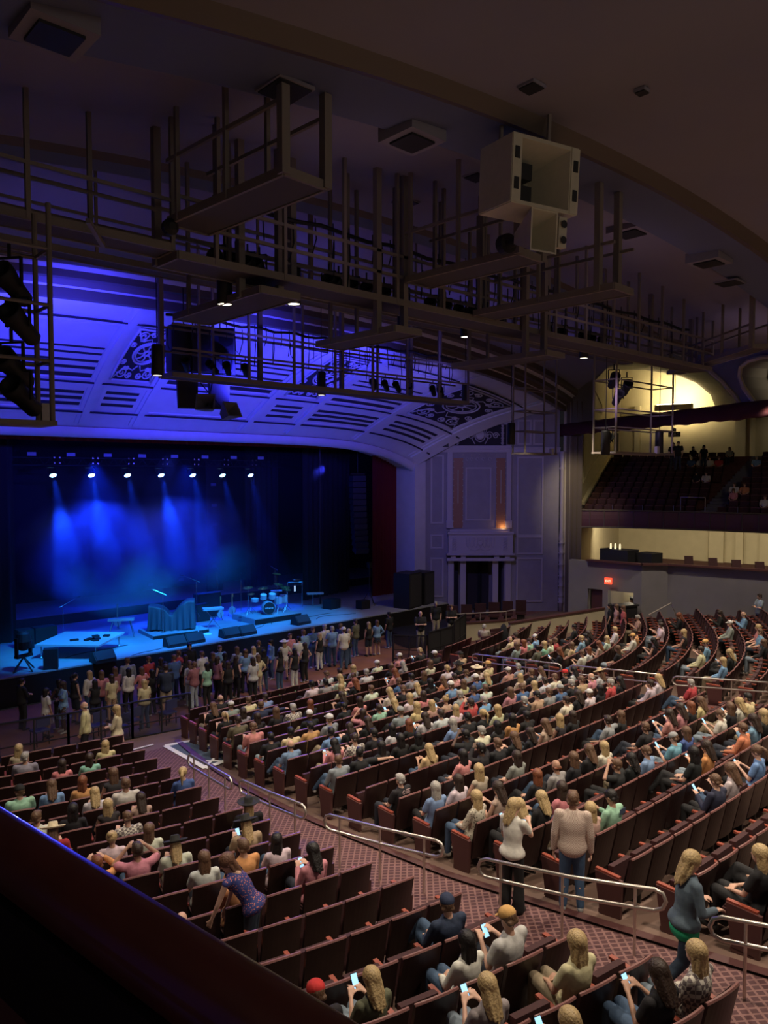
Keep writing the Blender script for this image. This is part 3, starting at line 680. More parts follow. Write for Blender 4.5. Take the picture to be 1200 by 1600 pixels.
PEOPLE_DATA = (
0,18,1,2,2,1,3, 0,17,3,2,0,2,3, 0,16,6,2,0,7,0, 0,16,5,5,5,1,0, 0,18,3,2,0,8,3, 0,18,0,2,0,11,0, 0,16,4,2,0,9,3, 0,15,6,2,0,10,0, 0,17,1,2,0,8,0, 0,16,1,5,7,14,3,
0,13,5,1,2,0,0, 0,15,1,5,8,13,0, 0,16,2,2,3,0,0, 1,18,0,2,0,1,0, 0,12,3,2,3,7,0, 0,10,6,0,1,12,0, 0,11,2,0,1,7,0, 0,10,5,0,5,7,2, 0,10,4,0,2,5,2, 0,10,3,6,3,0,0,
0,11,3,2,1,0,0, 0,12,1,2,3,5,3, 0,8,5,6,6,6,0, 0,10,1,6,3,10,3, 0,8,6,6,1,6,0, 0,9,4,4,0,0,0, 0,9,0,6,3,1,0, 0,11,1,2,3,0,0, 1,18,1,2,1,0,0, 0,9,3,2,1,0,0,
0,7,5,0,1,0,0, 1,14,1,2,0,1,3, 0,7,4,2,3,1,0, 0,7,6,2,1,1,0, 0,7,3,2,0,10,0, 0,8,3,0,1,11,0, 0,6,3,2,0,0,0, 0,6,6,0,1,2,0, 1,15,1,2,0,10,0, 0,6,2,0,1,0,0,
1,14,0,2,0,2,3, 0,7,2,2,2,10,0, 0,5,3,2,5,7,0, 1,15,2,0,3,12,0, 1,14,2,2,2,5,0, 1,13,0,2,0,15,0, 0,5,2,2,1,10,0, 1,12,0,2,4,3,0, 1,13,1,2,2,10,0, 1,11,0,0,4,1,0,
0,5,5,5,3,12,0, 0,5,4,2,1,3,0, 1,16,5,0,1,13,3, 1,12,1,2,2,0,0, 0,6,0,3,0,4,0, 1,12,2,2,0,10,0, 1,13,3,2,5,1,0, 1,16,6,2,1,0,0, 0,3,3,2,2,5,0, 1,13,4,1,5,2,0,
1,9,0,0,1,2,0, 1,13,5,2,1,1,0, 1,11,3,2,3,5,0, 1,11,4,0,3,1,2, 1,8,1,2,3,5,0, 0,3,2,2,2,12,0, 1,13,6,2,1,1,0, 0,2,4,0,4,2,0, 1,14,6,2,3,1,0, 1,15,7,2,3,1,0,
1,14,5,0,1,1,2, 1,9,1,0,3,1,1, 1,9,2,2,3,1,0, 1,14,7,0,1,3,0, 0,2,1,2,0,8,0, 1,13,7,2,0,0,0, 1,15,8,2,2,7,0, 1,16,8,3,1,3,3, 1,9,3,2,3,1,0, 1,11,5,0,1,1,0,
1,11,6,2,1,1,0, 0,1,4,2,0,10,0, 1,8,2,0,2,11,0, 1,9,4,2,3,1,0, 1,7,2,0,3,3,0, 1,8,3,0,3,1,0, 1,10,5,0,3,1,2, 1,10,6,0,4,0,0, 1,12,4,2,2,2,0, 1,9,7,0,3,1,0,
1,7,3,2,2,1,0, 1,8,4,2,3,0,0, 1,7,0,1,2,3,0, 1,8,5,2,5,1,0, 1,10,3,2,0,8,0, 1,5,0,0,1,5,0, 1,6,0,0,3,1,0, 1,10,7,2,3,1,0, 1,7,4,2,2,1,0, 1,10,8,2,3,7,0,
1,14,10,2,1,4,0, 1,9,6,2,4,3,0, 1,14,9,5,4,3,3, 1,15,11,0,1,7,0, 1,4,0,0,2,9,0, 1,11,8,2,1,10,0, 1,11,7,2,2,1,0, 1,4,1,2,2,1,0, 1,6,1,0,3,8,0, 1,6,2,0,3,7,0,
1,15,12,2,2,3,0, 1,6,3,5,6,2,0, 1,11,9,2,0,10,0, 1,12,11,2,1,1,0, 1,3,1,2,2,2,0, 1,9,8,3,0,1,0, 1,10,9,0,3,1,0, 1,12,10,0,2,2,1, 1,8,6,2,2,0,0, 1,11,10,2,2,1,0,
1,7,6,5,4,2,0, 1,9,9,2,0,8,0, 1,13,12,2,2,5,3, 1,15,13,2,0,1,0, 1,13,10,0,1,1,0, 1,15,14,0,1,1,0, 1,8,10,0,4,3,0, 1,14,13,0,1,0,3, 1,4,2,2,1,1,0, 1,3,2,0,1,13,1,
1,6,7,2,0,1,0, 1,8,7,0,2,0,0, 1,13,13,2,2,5,0, 1,3,0,3,0,1,0, 1,8,9,0,2,6,2, 1,6,5,2,2,5,2, 1,14,14,2,1,1,0, 1,5,3,5,6,1,0, 1,2,0,2,1,1,0, 1,7,11,0,2,4,0,
1,2,1,5,6,2,0, 1,8,8,2,0,0,0, 1,10,12,0,2,0,0, 1,2,2,0,1,8,0, 1,7,7,2,0,8,0, 1,4,3,0,4,11,0, 1,6,8,2,0,0,0, 1,4,4,2,5,1,0, 1,5,5,0,3,1,0, 1,5,6,2,2,5,0,
1,7,8,2,0,10,0, 1,6,6,0,2,12,0, 1,5,8,2,0,0,0, 1,1,1,1,2,1,0, 1,7,10,0,4,2,0, 1,13,14,2,5,1,0, 1,2,3,0,2,3,0, 1,9,12,0,3,10,3, 1,6,9,2,2,5,0, 1,9,11,0,4,1,0,
1,4,6,2,2,1,0, 1,10,13,2,2,1,0, 1,7,9,4,0,10,0, 1,13,15,2,1,8,0, 1,9,13,0,1,2,0, 1,5,10,2,0,0,0, 1,14,15,2,0,0,3, 1,10,14,5,6,0,0, 1,3,7,2,0,8,0, 1,6,12,2,1,8,0,
1,8,13,0,1,4,0, 1,9,14,5,4,4,0, 1,10,15,2,3,1,0, 1,5,9,0,1,1,0, 1,14,16,0,3,8,0, 1,9,15,0,4,1,0, 1,6,13,5,6,4,0, 1,8,14,2,0,8,0, 1,8,12,2,1,5,0, 1,3,8,2,5,1,0,
1,5,11,2,3,1,0, 1,10,16,0,4,6,0, 1,4,8,0,1,0,0, 1,4,12,2,1,1,0, 1,8,15,0,2,0,0, 1,7,12,0,1,0,0, 1,2,7,0,3,2,0, 1,6,11,5,6,3,0, 1,4,10,0,1,4,0, 1,9,16,0,1,10,0,
1,2,6,0,3,0,0, 1,10,17,2,3,1,0, 1,8,16,0,1,0,3, 1,11,17,0,2,14,0, 1,1,8,0,1,0,0, 1,4,11,0,3,2,0, 1,2,8,2,0,0,0, 1,2,9,4,1,5,0, 1,5,12,2,1,7,3, 1,11,18,2,0,0,0,
1,9,17,1,4,5,0, 1,7,17,2,1,0,0, 1,3,11,2,5,5,0, 1,1,10,2,0,2,0, 1,6,16,5,6,10,0, 1,7,15,2,0,8,0, 1,1,9,0,2,1,0, 1,9,18,6,7,0,0, 1,12,18,0,4,6,0, 1,5,13,0,2,5,0,
1,8,17,5,5,1,0, 1,6,14,2,0,12,3, 1,5,14,5,1,2,0, 1,8,18,2,3,0,0, 1,2,10,0,4,0,0, 1,4,14,0,0,0,0, 1,6,17,0,4,2,0, 1,5,15,6,6,0,0, 1,7,16,0,1,1,0, 1,2,12,2,1,1,0,
1,4,15,6,3,1,0, 2,5,0,0,3,9,0, 1,1,12,5,6,0,0, 2,7,0,0,1,0,0, 1,2,13,2,4,2,0, 1,3,14,2,1,0,0, 1,5,16,5,7,8,0, 1,3,17,5,3,10,0, 1,1,14,5,6,5,0, 1,2,16,5,6,1,0,
2,12,1,2,0,3,0, 2,12,4,0,1,2,0, 2,6,0,2,5,1,0, 2,5,1,2,0,12,0, 2,7,1,2,5,0,0, 2,4,0,2,1,2,0, 2,12,3,2,0,1,0, 1,1,16,0,0,1,3, 2,4,1,2,5,5,0, 2,8,2,2,1,1,0,
2,3,2,1,0,8,0, 2,5,2,0,1,0,0, 2,6,2,2,1,8,0, 2,7,3,2,5,10,0, 2,11,3,0,2,8,0, 2,3,3,0,2,10,0, 2,4,2,0,2,12,0, 2,11,5,5,7,3,0, 2,13,7,2,1,1,0, 2,6,5,0,3,1,0,
2,6,6,2,2,1,0, 2,5,3,0,1,6,0, 2,4,3,5,6,3,0, 2,8,7,0,2,7,0, 2,9,5,2,3,10,0, 2,6,4,0,0,3,0, 2,5,8,0,3,1,0, 2,7,5,2,0,0,0, 2,10,8,2,0,10,0, 2,7,8,0,0,0,0,
2,8,6,5,7,0,0, 2,13,11,2,0,5,0, 2,13,10,0,1,3,0, 2,12,12,5,6,2,0, 2,9,10,0,2,0,0, 2,9,11,0,3,0,0, 2,8,13,0,4,10,0, 2,10,14,2,5,1,0, 2,13,16,1,0,3,0, 2,12,16,2,2,1,0,)
# ================================================================ SEATS
def back_mesh():
    mb = MB(); n = 8
    def sec(u, v, th):                                     # gently curved reclined shell
        x = -.262 + .524 * u; z = .27 + .66 * v; c = .035 * (1 - (2 * u - 1) ** 2)
        z += .022 * math.sin(math.pi * u) if v > .99 else 0
        y = -.20 - .14 * v - c + th
        return (x, y, z)
    mb.cur = 0
    a = [sec(i / n, v, -.045) for v in (0, .5, 1) for i in range(n + 1)]; b = [sec(i / n, v, .0) for v in (0, .5, 1) for i in range(n + 1)]
    m = n + 1; fa = [(j * m + i, j * m + i + 1, (j + 1) * m + i + 1, (j + 1) * m + i) for j in range(2) for i in range(n)]
    k = 3 * m
    rim = [(2 * m + i, 2 * m + i + 1, k + 2 * m + i + 1, k + 2 * m + i) for i in range(n)] + [(i, k + i, k + i + 1, i + 1) for i in range(n)]
    side = [(j * m, (j + 1) * m, k + (j + 1) * m, k + j * m) for j in range(2)] + [(j * m + n, k + j * m + n, k + (j + 1) * m + n, (j + 1) * m + n) for j in range(2)]
    mb.add(a + b, fa + rim + side); 
    mb.cur = 1; mb.add([(p[0] * .93, p[1] + .03, .29 + (p[2] - .27) * .93) for p in b] + b, [(j * m + i, (j + 1) * m + i, (j + 1) * m + i + 1, j * m + i + 1) for j in range(2) for i in range(n)])
    mb.cur = 2; mb.tube([sec(i / n, 1, -.022) for i in range(n + 1)], .020, 6)
    return mb
M_RIM = mat('seat_rim_highlight', (.20, .085, .078), .4)  # lighter colour stands in for the highlight along the back's top edge
def seatpan_mesh():
    mb = MB(); mb.box((0, -.03, .50), (.46, .09, .40), rx=R(-6)); mb.box((0, .0, .50), (.42, .08, .36), rx=R(-6)); return mb
def seatdown_mesh():
    mb = MB(); mb.box((0, .06, .41), (.46, .46, .09)); mb.box((0, .06, .46), (.42, .42, .05)); return mb
def arm_mesh(s=1):
    mb = MB(); mb.box((s * .285, -.02, .615), (.062, .36, .03)); mb.box((s * .285, .17, .613), (.056, .05, .032)); return mb
def stand_mesh(s=1):
    mb = MB(); mb.box((s * .285, -.04, .3), (.035, .28, .6)); mb.box((s * .285, 0, .012), (.05, .34, .024)); mb.box((s * .285, -.12, .5), (.05, .12, .2)); return mb
def panel_mesh(s=-1):
    mb = MB(); mb.prism([(s * .285, -.24, .04), (s * .285, .10, .04), (s * .285, .19, .60), (s * .285, -.26, .60)], (s * .05, 0, 0)); mb.box((s * .30, -.03, .03), (.07, .3, .06)); return mb
ME_BACK = back_mesh().mesh('seat_back', [M_BACK, M_CUSH, M_RIM]); ME_PAN = seatpan_mesh().mesh('seat_pan', M_CUSH); ME_DOWN = seatdown_mesh().mesh('seat_pan_down', M_CUSH)
ME_ARM = {s: arm_mesh(s).mesh('armrest', M_ARM) for s in (-1, 1)}; ME_STAND = stand_mesh(1).mesh('stanchion', M_METAL)
ME_PANEL = {s: panel_mesh(s).mesh('end_panel', M_PANEL) for s in (-1, 1)}
PEOPLE = {}
for q in range(0, len(PEOPLE_DATA), 7):                    # block, row, seat, hair style, colour, top, pose
    n = PEOPLE_DATA[q:q + 7]
    PEOPLE[(('left', 'centre', 'right')[n[0]], n[1], n[2])] = 'SNLPUCH'[n[3]] + 'bBdkgrwynl'[n[4]] + 'wkgbBproyGtcmnle'[n[5]] + ('', 'a', 'u', 'f')[n[6]]
ST = seats(); rowmax = {}
for s in ST: rowmax[(s[0], s[1])] = max(rowmax.get((s[0], s[1]), 0), s[2])
def place(s):
    blk, row, i = s[:3]
    side = {'left': 'the carpet aisle', 'centre': 'the carpet aisle', 'right': 'the far aisle'}[blk]
    return f"{ORD[i]} from {side}, {ORD[row]} row, {blk} block"
vis = []
for s in ST:
    q = pj(s[3], s[4], s[5] + .6)
    if -40 < q[0] < 1240 and -20 < q[1] < 1660: 
        # the lower left corner lies behind the handrail
        if q[1] > 1300 + (q[0]) * .74 + 30 and q[0] < 420: continue
        vis.append((q[2], s))
vis.sort(key=lambda t: t[0])
near = [s for d, s in vis[:300]]; far = [s for d, s in vis[300:]]
for s in near:
    blk, row, i, x, y, z, t = s; occ = (blk, row, i) in PEOPLE
    lab = ('occupied' if occ else 'empty') + ' maroon seat, ' + place(s)
    e = empty('auditorium_chair', (x, y, z), t, label=lab, cat='chair', group='theatre seats facing the stage')
    link('backrest', ME_BACK, e); link('seat', ME_DOWN if occ else ME_PAN, e); link('armrest', ME_ARM[1], e); link('stanchion', ME_STAND, e)
    if blk == 'left' and i == 0: link('end_panel', ME_PANEL[1], e)
    if blk != 'left' and i == 0: link('end_panel', ME_PANEL[-1], e); link('armrest', ME_ARM[-1], e)
if far:
    mb = MB(); bm_, pn, ar, sn, pl, pr = back_mesh(), seatpan_mesh(), arm_mesh(1), stand_mesh(1), panel_mesh(-1), panel_mesh(1)
    mats = [M_BACK, M_CUSH, M_RIM, M_ARM, M_METAL, M_PANEL]
    for s in far:
        blk, row, i, x, y, z, t = s; m = Matrix.Translation((x, y, z)) @ Matrix.Rotation(t, 4, 'Z')
        parts = [(bm_, None), (pn, 1), (ar, 3), (sn, 4)]
        if i == 0 and blk != 'left': parts += [(pl, 5), (arm_mesh(-1), 3)]
        if i == rowmax[(blk, row)]: parts.append((pr, 5))
        for src, ci in parts:
            n0 = len(mb.v); mb.v += [tuple(m @ Vector(v)) for v in src.v]; mb.f += [tuple(k + n0 for k in f) for f in src.f]
            mb.mi += src.mi if ci is None else [ci] * len(src.f)
    mb.build('auditorium_chairs', mats, label='maroon theatre seats in the further rows of the hall', cat='chairs', kind='stuff', group='theatre seats facing the stage')
# balcony seats on the wing: dark rows
mbk = MB(); 
sb, sq = back_mesh(), seatpan_mesh(); BALC = []
for r in range(11):
    d = .62 + .95 * r; z = 5.5 + .34 * r
    L = sum((b - a).length for a, b in zip(FA, FA[1:]))
    k = 0; t = .01
    while t < .9:
        p = wing(t, d, z)
        if abs(t - .362) * L > .75 and (p - SA).dot(SN) > .45:
            o = fout(t); rz = math.atan2(-o.y, -o.x) - math.pi / 2
            m = Matrix.Translation(p) @ Matrix.Rotation(rz, 4, 'Z'); BALC.append((r, p.copy(), rz))
            for src in (sb, sq):
                n0 = len(mbk.v); mbk.v += [tuple(m @ Vector(v)) for v in src.v]; mbk.f += [tuple(q + n0 for q in f) for f in src.f]; mbk.mi += src.mi if src is sb else [1] * len(src.f)
        t += .58 / (L + d * .6)
mbk.build('balcony_chairs', [M_BACK, M_CUSH, M_RIM], label='dark maroon seats rising in rows on the far balcony wing', cat='chairs', kind='stuff')

# ================================================================ PEOPLE
def cap_geo(mb, p, q, r1, r2, n=12, k=4):
    p = Vector(p); q = Vector(q); d = q - p; L = d.length
    if L < 1e-5: d = Vector((0, 0, 1)); L = 1e-5
    d.normalize(); prof = []
    for i in range(k + 1):
        a = math.pi / 2 * i / k; prof.append((max(r1 * math.sin(a), 1e-4), -r1 * math.cos(a)))
    for i in range(k + 1):
        a = math.pi / 2 * i / k; prof.append((max(r2 * math.cos(a), 1e-4), L + r2 * math.sin(a)))
    mb.lathe(prof, p, n, d)
def ell(mb, c, r, n=14, k=10, rot=None):
    vs = []; fs = []; m = rot or Matrix.Identity(3)
    for i in range(k + 1):
        a = math.pi * i / k
        for j in range(n):
            b = 2 * math.pi * j / n; v = Vector((r[0] * max(math.sin(a), .001) * math.cos(b), r[1] * max(math.sin(a), .001) * math.sin(b), r[2] * math.cos(a))); vs.append(Vector(c) + m @ v)
    for i in range(k):
        for j in range(n): fs.append((i * n + j, (i + 1) * n + j, (i + 1) * n + (j + 1) % n, i * n + (j + 1) % n))
    fs.append(tuple(range(n))); fs.append(tuple(k * n + j for j in range(n))[::-1])
    mb.add(vs, fs)
def fuse(mb, name, m, vox, smooth=2):
    me0 = mb.mesh('tmp', m); o = bpy.data.objects.new('tmp', me0); C.objects.link(o)
    r = o.modifiers.new('r', 'REMESH'); r.mode = 'VOXEL'; r.voxel_size = vox; r.use_smooth_shade = True
    if smooth: s = o.modifiers.new('s', 'SMOOTH'); s.iterations = smooth; s.factor = .5
    dg = bpy.context.evaluated_depsgraph_get(); dg.update()
    me = bpy.data.meshes.new_from_object(o.evaluated_get(dg)); me.name = name
    bpy.data.objects.remove(o); bpy.data.meshes.remove(me0)
    me.materials.clear(); me.materials.append(m)
    me.polygons.foreach_set('use_smooth', [True] * len(me.polygons))
    return me
def hand(mb, w, d, up, s, curl=.5, r=.0085):
    """w wrist, d pointing direction, up = back of the hand, s = side of the thumb (+1/-1)"""
    w = Vector(w); d = Vector(d).normalized(); up = Vector(up); up = (up - d * up.dot(d)).normalized(); a = d.cross(up) * s
    for k in (-.024, 0, .024): cap_geo(mb, w + d * .01 + a * k * .7, w + d * .085 + a * k, .015, .014, 8, 3)
    for k, ln in ((-.033, .055), (-.011, .068), (.011, .072), (.033, .066)):
        b = w + d * .088 + a * (-k); m_ = b + (d * (1 - curl * .4) - up * curl * .5).normalized() * ln * .5
        e = m_ + (d * (1 - curl) - up * curl * 1.2).normalized() * ln * .5
        cap_geo(mb, b, m_, r * 1.1, r, 7, 2); cap_geo(mb, m_, e, r, r * .85, 7, 2)
    t0 = w + d * .03 + a * .025; t1 = t0 + (d * .6 + a * .8).normalized() * .04; t2 = t1 + (d * .9 + a * .2 - up * .3).normalized() * .032
    cap_geo(mb, t0, t1, r * 1.4, r * 1.2, 7, 2); cap_geo(mb, t1, t2, r * 1.2, r, 7, 2)
def headgeo(mb, c, f=(0, 1, 0)):
    c = Vector(c); f = Vector(f).normalized(); s = f.cross(Vector((0, 0, 1))).normalized(); u = s.cross(f)
    m = Matrix((s, f, u)).transposed()
    P = lambda x, y, z: c + m @ Vector((x, y, z))
    ell(mb, P(0, -.012, .02), (.076, .096, .098), rot=m); ell(mb, P(0, .02, -.045), (.056, .066, .072), rot=m)
    cap_geo(mb, P(0, .045, -.085), P(0, .055, -.088), .024, .02, 8, 3)
    cap_geo(mb, P(0, .084, .012), P(0, .098, -.024), .008, .013, 8, 3)                        # nose
    cap_geo(mb, P(-.022, .078, -.058), P(.022, .078, -.058), .008, .008, 7, 2)                  # lips
    cap_geo(mb, P(-.038, .076, .03), P(-.014, .083, .03), .009, .008, 7, 2); cap_geo(mb, P(.014, .083, .03), P(.038, .076, .03), .008, .009, 7, 2)
    for k in (-1, 1): ell(mb, P(k * .077, -.01, -.008), (.012, .020, .032), 8, 6, rot=m)
    return m
def J(kind, fem=False):
    """joints of a pose; facing +y. Returns dict"""
    j = {}
    sw = .165 if fem else .195; hw = .085
    if kind.startswith('sit'):
        j['hip'] = Vector((0, -.05, .53)); j['ch'] = Vector((0, -.13, .93)); j['nk'] = Vector((0, -.115, 1.06)); j['hd'] = Vector((0, -.085, 1.19))
        sz, sy = .985, -.13
        j['hl'], j['hr'] = Vector((-hw, .0, .52)), Vector((hw, .0, .52))
        kx = .12 if not fem else .08
        j['kl'], j['kr'] = Vector((-kx, .42, .55)), Vector((kx, .42, .55)); j['al'], j['ar'] = Vector((-kx - .01, .44, .10)), Vector((kx + .01, .40, .10))
        if kind.endswith('x'): j['kr'] = Vector((-.02, .44, .66)); j['ar'] = Vector((-.20, .62, .36)); j['kl'] = Vector((-.06, .42, .54)); j['al'] = Vector((-.06, .42, .10))
        if kind.endswith('k'): j['kl'] = Vector((-.12, .36, .74)); j['al'] = Vector((-.10, .50, .34)); j['kr'] = Vector((.04, .37, .72)); j['ar'] = Vector((.02, .52, .33))
    else:
        j['hip'] = Vector((0, -.01, .93)); j['ch'] = Vector((0, -.02, 1.33)); j['nk'] = Vector((0, -.01, 1.47)); j['hd'] = Vector((0, .015, 1.60))
        sz, sy = 1.395, -.02
        j['hl'], j['hr'] = Vector((-hw, 0, .90)), Vector((hw, 0, .90))
        j['kl'], j['kr'] = Vector((-.10, .03, .49)), Vector((.10, .03, .49)); j['al'], j['ar'] = Vector((-.12, -.02, .09)), Vector((.12, -.02, .09))
    j['sl'], j['sr'] = Vector((-sw, sy, sz)), Vector((sw, sy, sz))
    dz = sz; 
    arms = {  # elbow, wrist offsets from the right shoulder (x outward)
        'rest': ((.05, .02, -.28), (.02, .10, -.52)), 'lap': ((.05, .12, -.27), (-.08, .35, -.35)), 'phone': ((.04, .10, -.27), (-.08, .32, -.12)),
        'up': ((.14, .12, .02), (-.06, .14, .22)), 'cross': ((.03, .10, -.27), (-.22, .22, -.24)), 'out': ((.26, -.02, -.02), (.50, -.05, -.02)), 'hip': ((.16, -.06, -.25), (.02, .06, -.42)),
        'rail': ((.06, .08, -.28), (.02, .26, -.40)), 'drink': ((.08, .10, -.26), (-.03, .30, -.14)), 'down': ((.05, .0, -.29), (.06, .05, -.55)), 'back': ((.08, -.14, -.24), (-.08, -.16, -.40))}
    return j, arms, sw
def figure(kind='sit', la='lap', ra='lap', fem=False, vox=.012, name='p', head_f=(0, 1, 0), tweak=None):
    j, arms, sw = J(kind, fem)
    if tweak: tweak(j)
    B = MB(); k = .88 if fem else 1.0
    up = (j['ch'] - j['hip']).normalized()
    def torso(mb, e, hem=0):                                      # lofted trunk: elliptical sections along the spine
        A, Bc, Nk = j['hip'], j['ch'], j['nk']; n = 20
        if fem: sec = [(-.16, .13, .105), (-.06, .168, .122), (.06, .160, .112), (.24, .122, .092), (.42, .130, .098), (.70, .148, .112), (.95, .150, .104), (1.12, .135, .08)]
        else: sec = [(-.16, .13, .11), (-.06, .158, .118), (.08, .155, .115), (.28, .145, .110), (.50, .155, .115), (.78, .175, .122), (1.0, .178, .110), (1.14, .150, .085)]
        Dv = Bc - A; vs = []; ax = Dv.normalized(); fwd = Vector((1, 0, 0)).cross(ax) * -1
        if fwd.y < 0: fwd = -fwd
        rows = [(A + Dv * t, w + e + (hem if t < .1 else hem * .5 if t < .3 else 0), d + e + (hem if t < .1 else hem * .5 if t < .3 else 0)) for t, w, d in sec] + [(Nk.lerp(Bc, .15), .075 + e, .062 + e), (Nk + (Nk - Bc) * .1, .04, .04)]
        rows = [(rows[0][0] - ax * .05, .05, .05)] + rows
        for c, w, d in rows:
            for q in range(n):
                an = 2 * math.pi * q / n; cx = math.copysign(abs(math.cos(an)) ** .85, math.cos(an)); vs.append(c + Vector((1, 0, 0)) * w * cx + fwd * d * math.sin(an))
        fs = [tuple(range(n))[::-1], tuple((len(rows) - 1) * n + q for q in range(n))]
        for i in range(len(rows) - 1):
            for q in range(n): fs.append((i * n + q, i * n + (q + 1) % n, (i + 1) * n + (q + 1) % n, (i + 1) * n + q))
        mb.add(vs, fs)
        for s in (-1, 1):
            S_ = j['sr'] if s > 0 else j['sl']
            cap_geo(mb, Bc.lerp(Nk, .35) + Vector((s * .05, 0, 0)), S_ + Vector((-s * .01, 0, 0)), .052 + e * .6, .054 * k + e * .8)
            if fem: ell(mb, Bc + Vector((s * .062, .075, -.06)), (.055 + e, .045 + e, .055 + e))
    torso(B, 0)
    cap_geo(B, j['ch'] + Vector((0, 0, .08)), j['hd'] + Vector((0, -.02, -.06)), .055 * k, .050 * k)
    headgeo(B, j['hd'], head_f)
    W = {}
    for s, key, S_ in ((-1, la, j['sl']), (1, ra, j['sr'])):
        eo, wo = arms[key] if isinstance(key, str) else key
        el = S_ + Vector((s * eo[0], eo[1], eo[2])); wr = S_ + Vector((s * wo[0], wo[1], wo[2])); W[s] = (el, wr)
        cap_geo(B, S_, el, .050 * k, .040 * k); cap_geo(B, el, wr, .040 * k, .026 * k)
        hd = (wr - el).normalized()
        hand(B, wr, hd, (0, -.3, 1) if abs(hd.z) < .8 else (s, 0, 0), -s if hd.z > -.8 else 1, .6)
    for h, kk, a in (('hl', 'kl', 'al'), ('hr', 'kr', 'ar')):
        cap_geo(B, j[h], j[kk], .088 * (1.0 if not fem else .98), .058); cap_geo(B, j[kk], j[kk].lerp(j[a], .35) + Vector((0, -.012, 0)), .055, .056); cap_geo(B, j[kk].lerp(j[a], .3) + Vector((0, -.01, 0)), j[a], .055, .036)
        fd = Vector((.1 if a == 'ar' else -.1, 1, 0)).normalized(); cap_geo(B, j[a] + Vector((0, -.02, -.045)), j[a] + fd * .14 + Vector((0, 0, -.058)), .036, .026)
    out = {'head': j['hd'], 'hf': head_f, 'W': W, 'j': j}
    out['body'] = fuse(B, name + '_body', M_SKIN, vox, 2)
    def sleeves(mb, ln, e):
        for s, S_ in ((-1, j['sl']), (1, j['sr'])):
            el, wr = W[s]
            if ln == 'short': cap_geo(mb, S_, S_.lerp(el, .62), .056 * k + e, .056 * k + e)
            elif ln == 'long': cap_geo(mb, S_, el, .052 * k + e, .044 * k + e); cap_geo(mb, el, el.lerp(wr, .93), .044 * k + e, .031 + e)
    for ln in ('short', 'long', 'none'):
        m = MB(); torso(m, .014, .03); sleeves(m, ln, .014)
        hem = j['hip'] + Vector((0, 0, -.03)) if not kind.startswith('sit') else j['hip']
        cap_geo(m, hem + Vector((-.05, 0, 0)), hem + Vector((.05, 0, 0)), .128 * k, .128 * k)
        out['top_' + ln] = fuse(m, name + '_top_' + ln, M_CLOTH, .014, 9)
    def legs(mb, e, upto=1.0, flare=0):
        cap_geo(mb, j['hip'] + Vector((-.06, 0, -.03)), j['hip'] + Vector((.06, 0, -.03)), .108 * k + e, .108 * k + e)
        for h, kk, a in (('hl', 'kl', 'al'), ('hr', 'kr', 'ar')):
            if upto >= 1:
                cap_geo(mb, j[h], j[kk], .090 + e, .062 + e); cap_geo(mb, j[kk], j[a] + Vector((0, 0, .0)), .062 + e, .044 + e + flare)
            else: cap_geo(mb, j[h], j[h].lerp(j[kk], upto), .092 + e, .078 + e)
    m = MB(); legs(m, .012); out['trousers'] = fuse(m, name + '_trousers', M_CLOTH, .014, 2)
    m = MB(); legs(m, .014, .85); out['shorts'] = fuse(m, name + '_shorts', M_CLOTH, .014, 2)
    if not kind.startswith('sit'):
        m = MB(); legs(m, .012, 1, .045); out['flare'] = fuse(m, name + '_flare', M_CLOTH, .014, 2)
        m = MB(); torso(m, .016); sleeves(m, 'short', .016)
        m.lathe([(.12, j['hip'].z + .18), (.15, j['hip'].z + .0), (.19, j['hip'].z - .2), (.245, j['hip'].z - .42), (.235, j['hip'].z - .42), (.14, j['hip'].z)], (j['hip'].x, j['hip'].y, 0), 20)
        out['dress'] = fuse(m, name + '_dress', M_CLOTH, .014, 2)
        m = MB(); m.lathe([(.10, j['hip'].z + .10), (.145, j['hip'].z + .0), (.18, j['hip'].z - .2), (.20, j['hip'].z - .32), (.19, j['hip'].z - .32), (.13, j['hip'].z)], (j['hip'].x, j['hip'].y, 0), 20)
        out['skirt'] = fuse(m, name + '_skirt', M_CLOTH, .014, 2)
    m = MB()
    for a in ('al', 'ar'):
        fd = Vector((.1 if a == 'ar' else -.1, 1, 0)).normalized()
        cap_geo(m, j[a] + Vector((0, -.025, -.045)), j[a] + fd * .15 + Vector((0, 0, -.055)), .044, .034); cap_geo(m, j[a], j[a] + Vector((0, -.01, -.04)), .044, .046)
    out['shoes'] = fuse(m, name + '_shoes', M_SHOE, .012, 1)
    return out
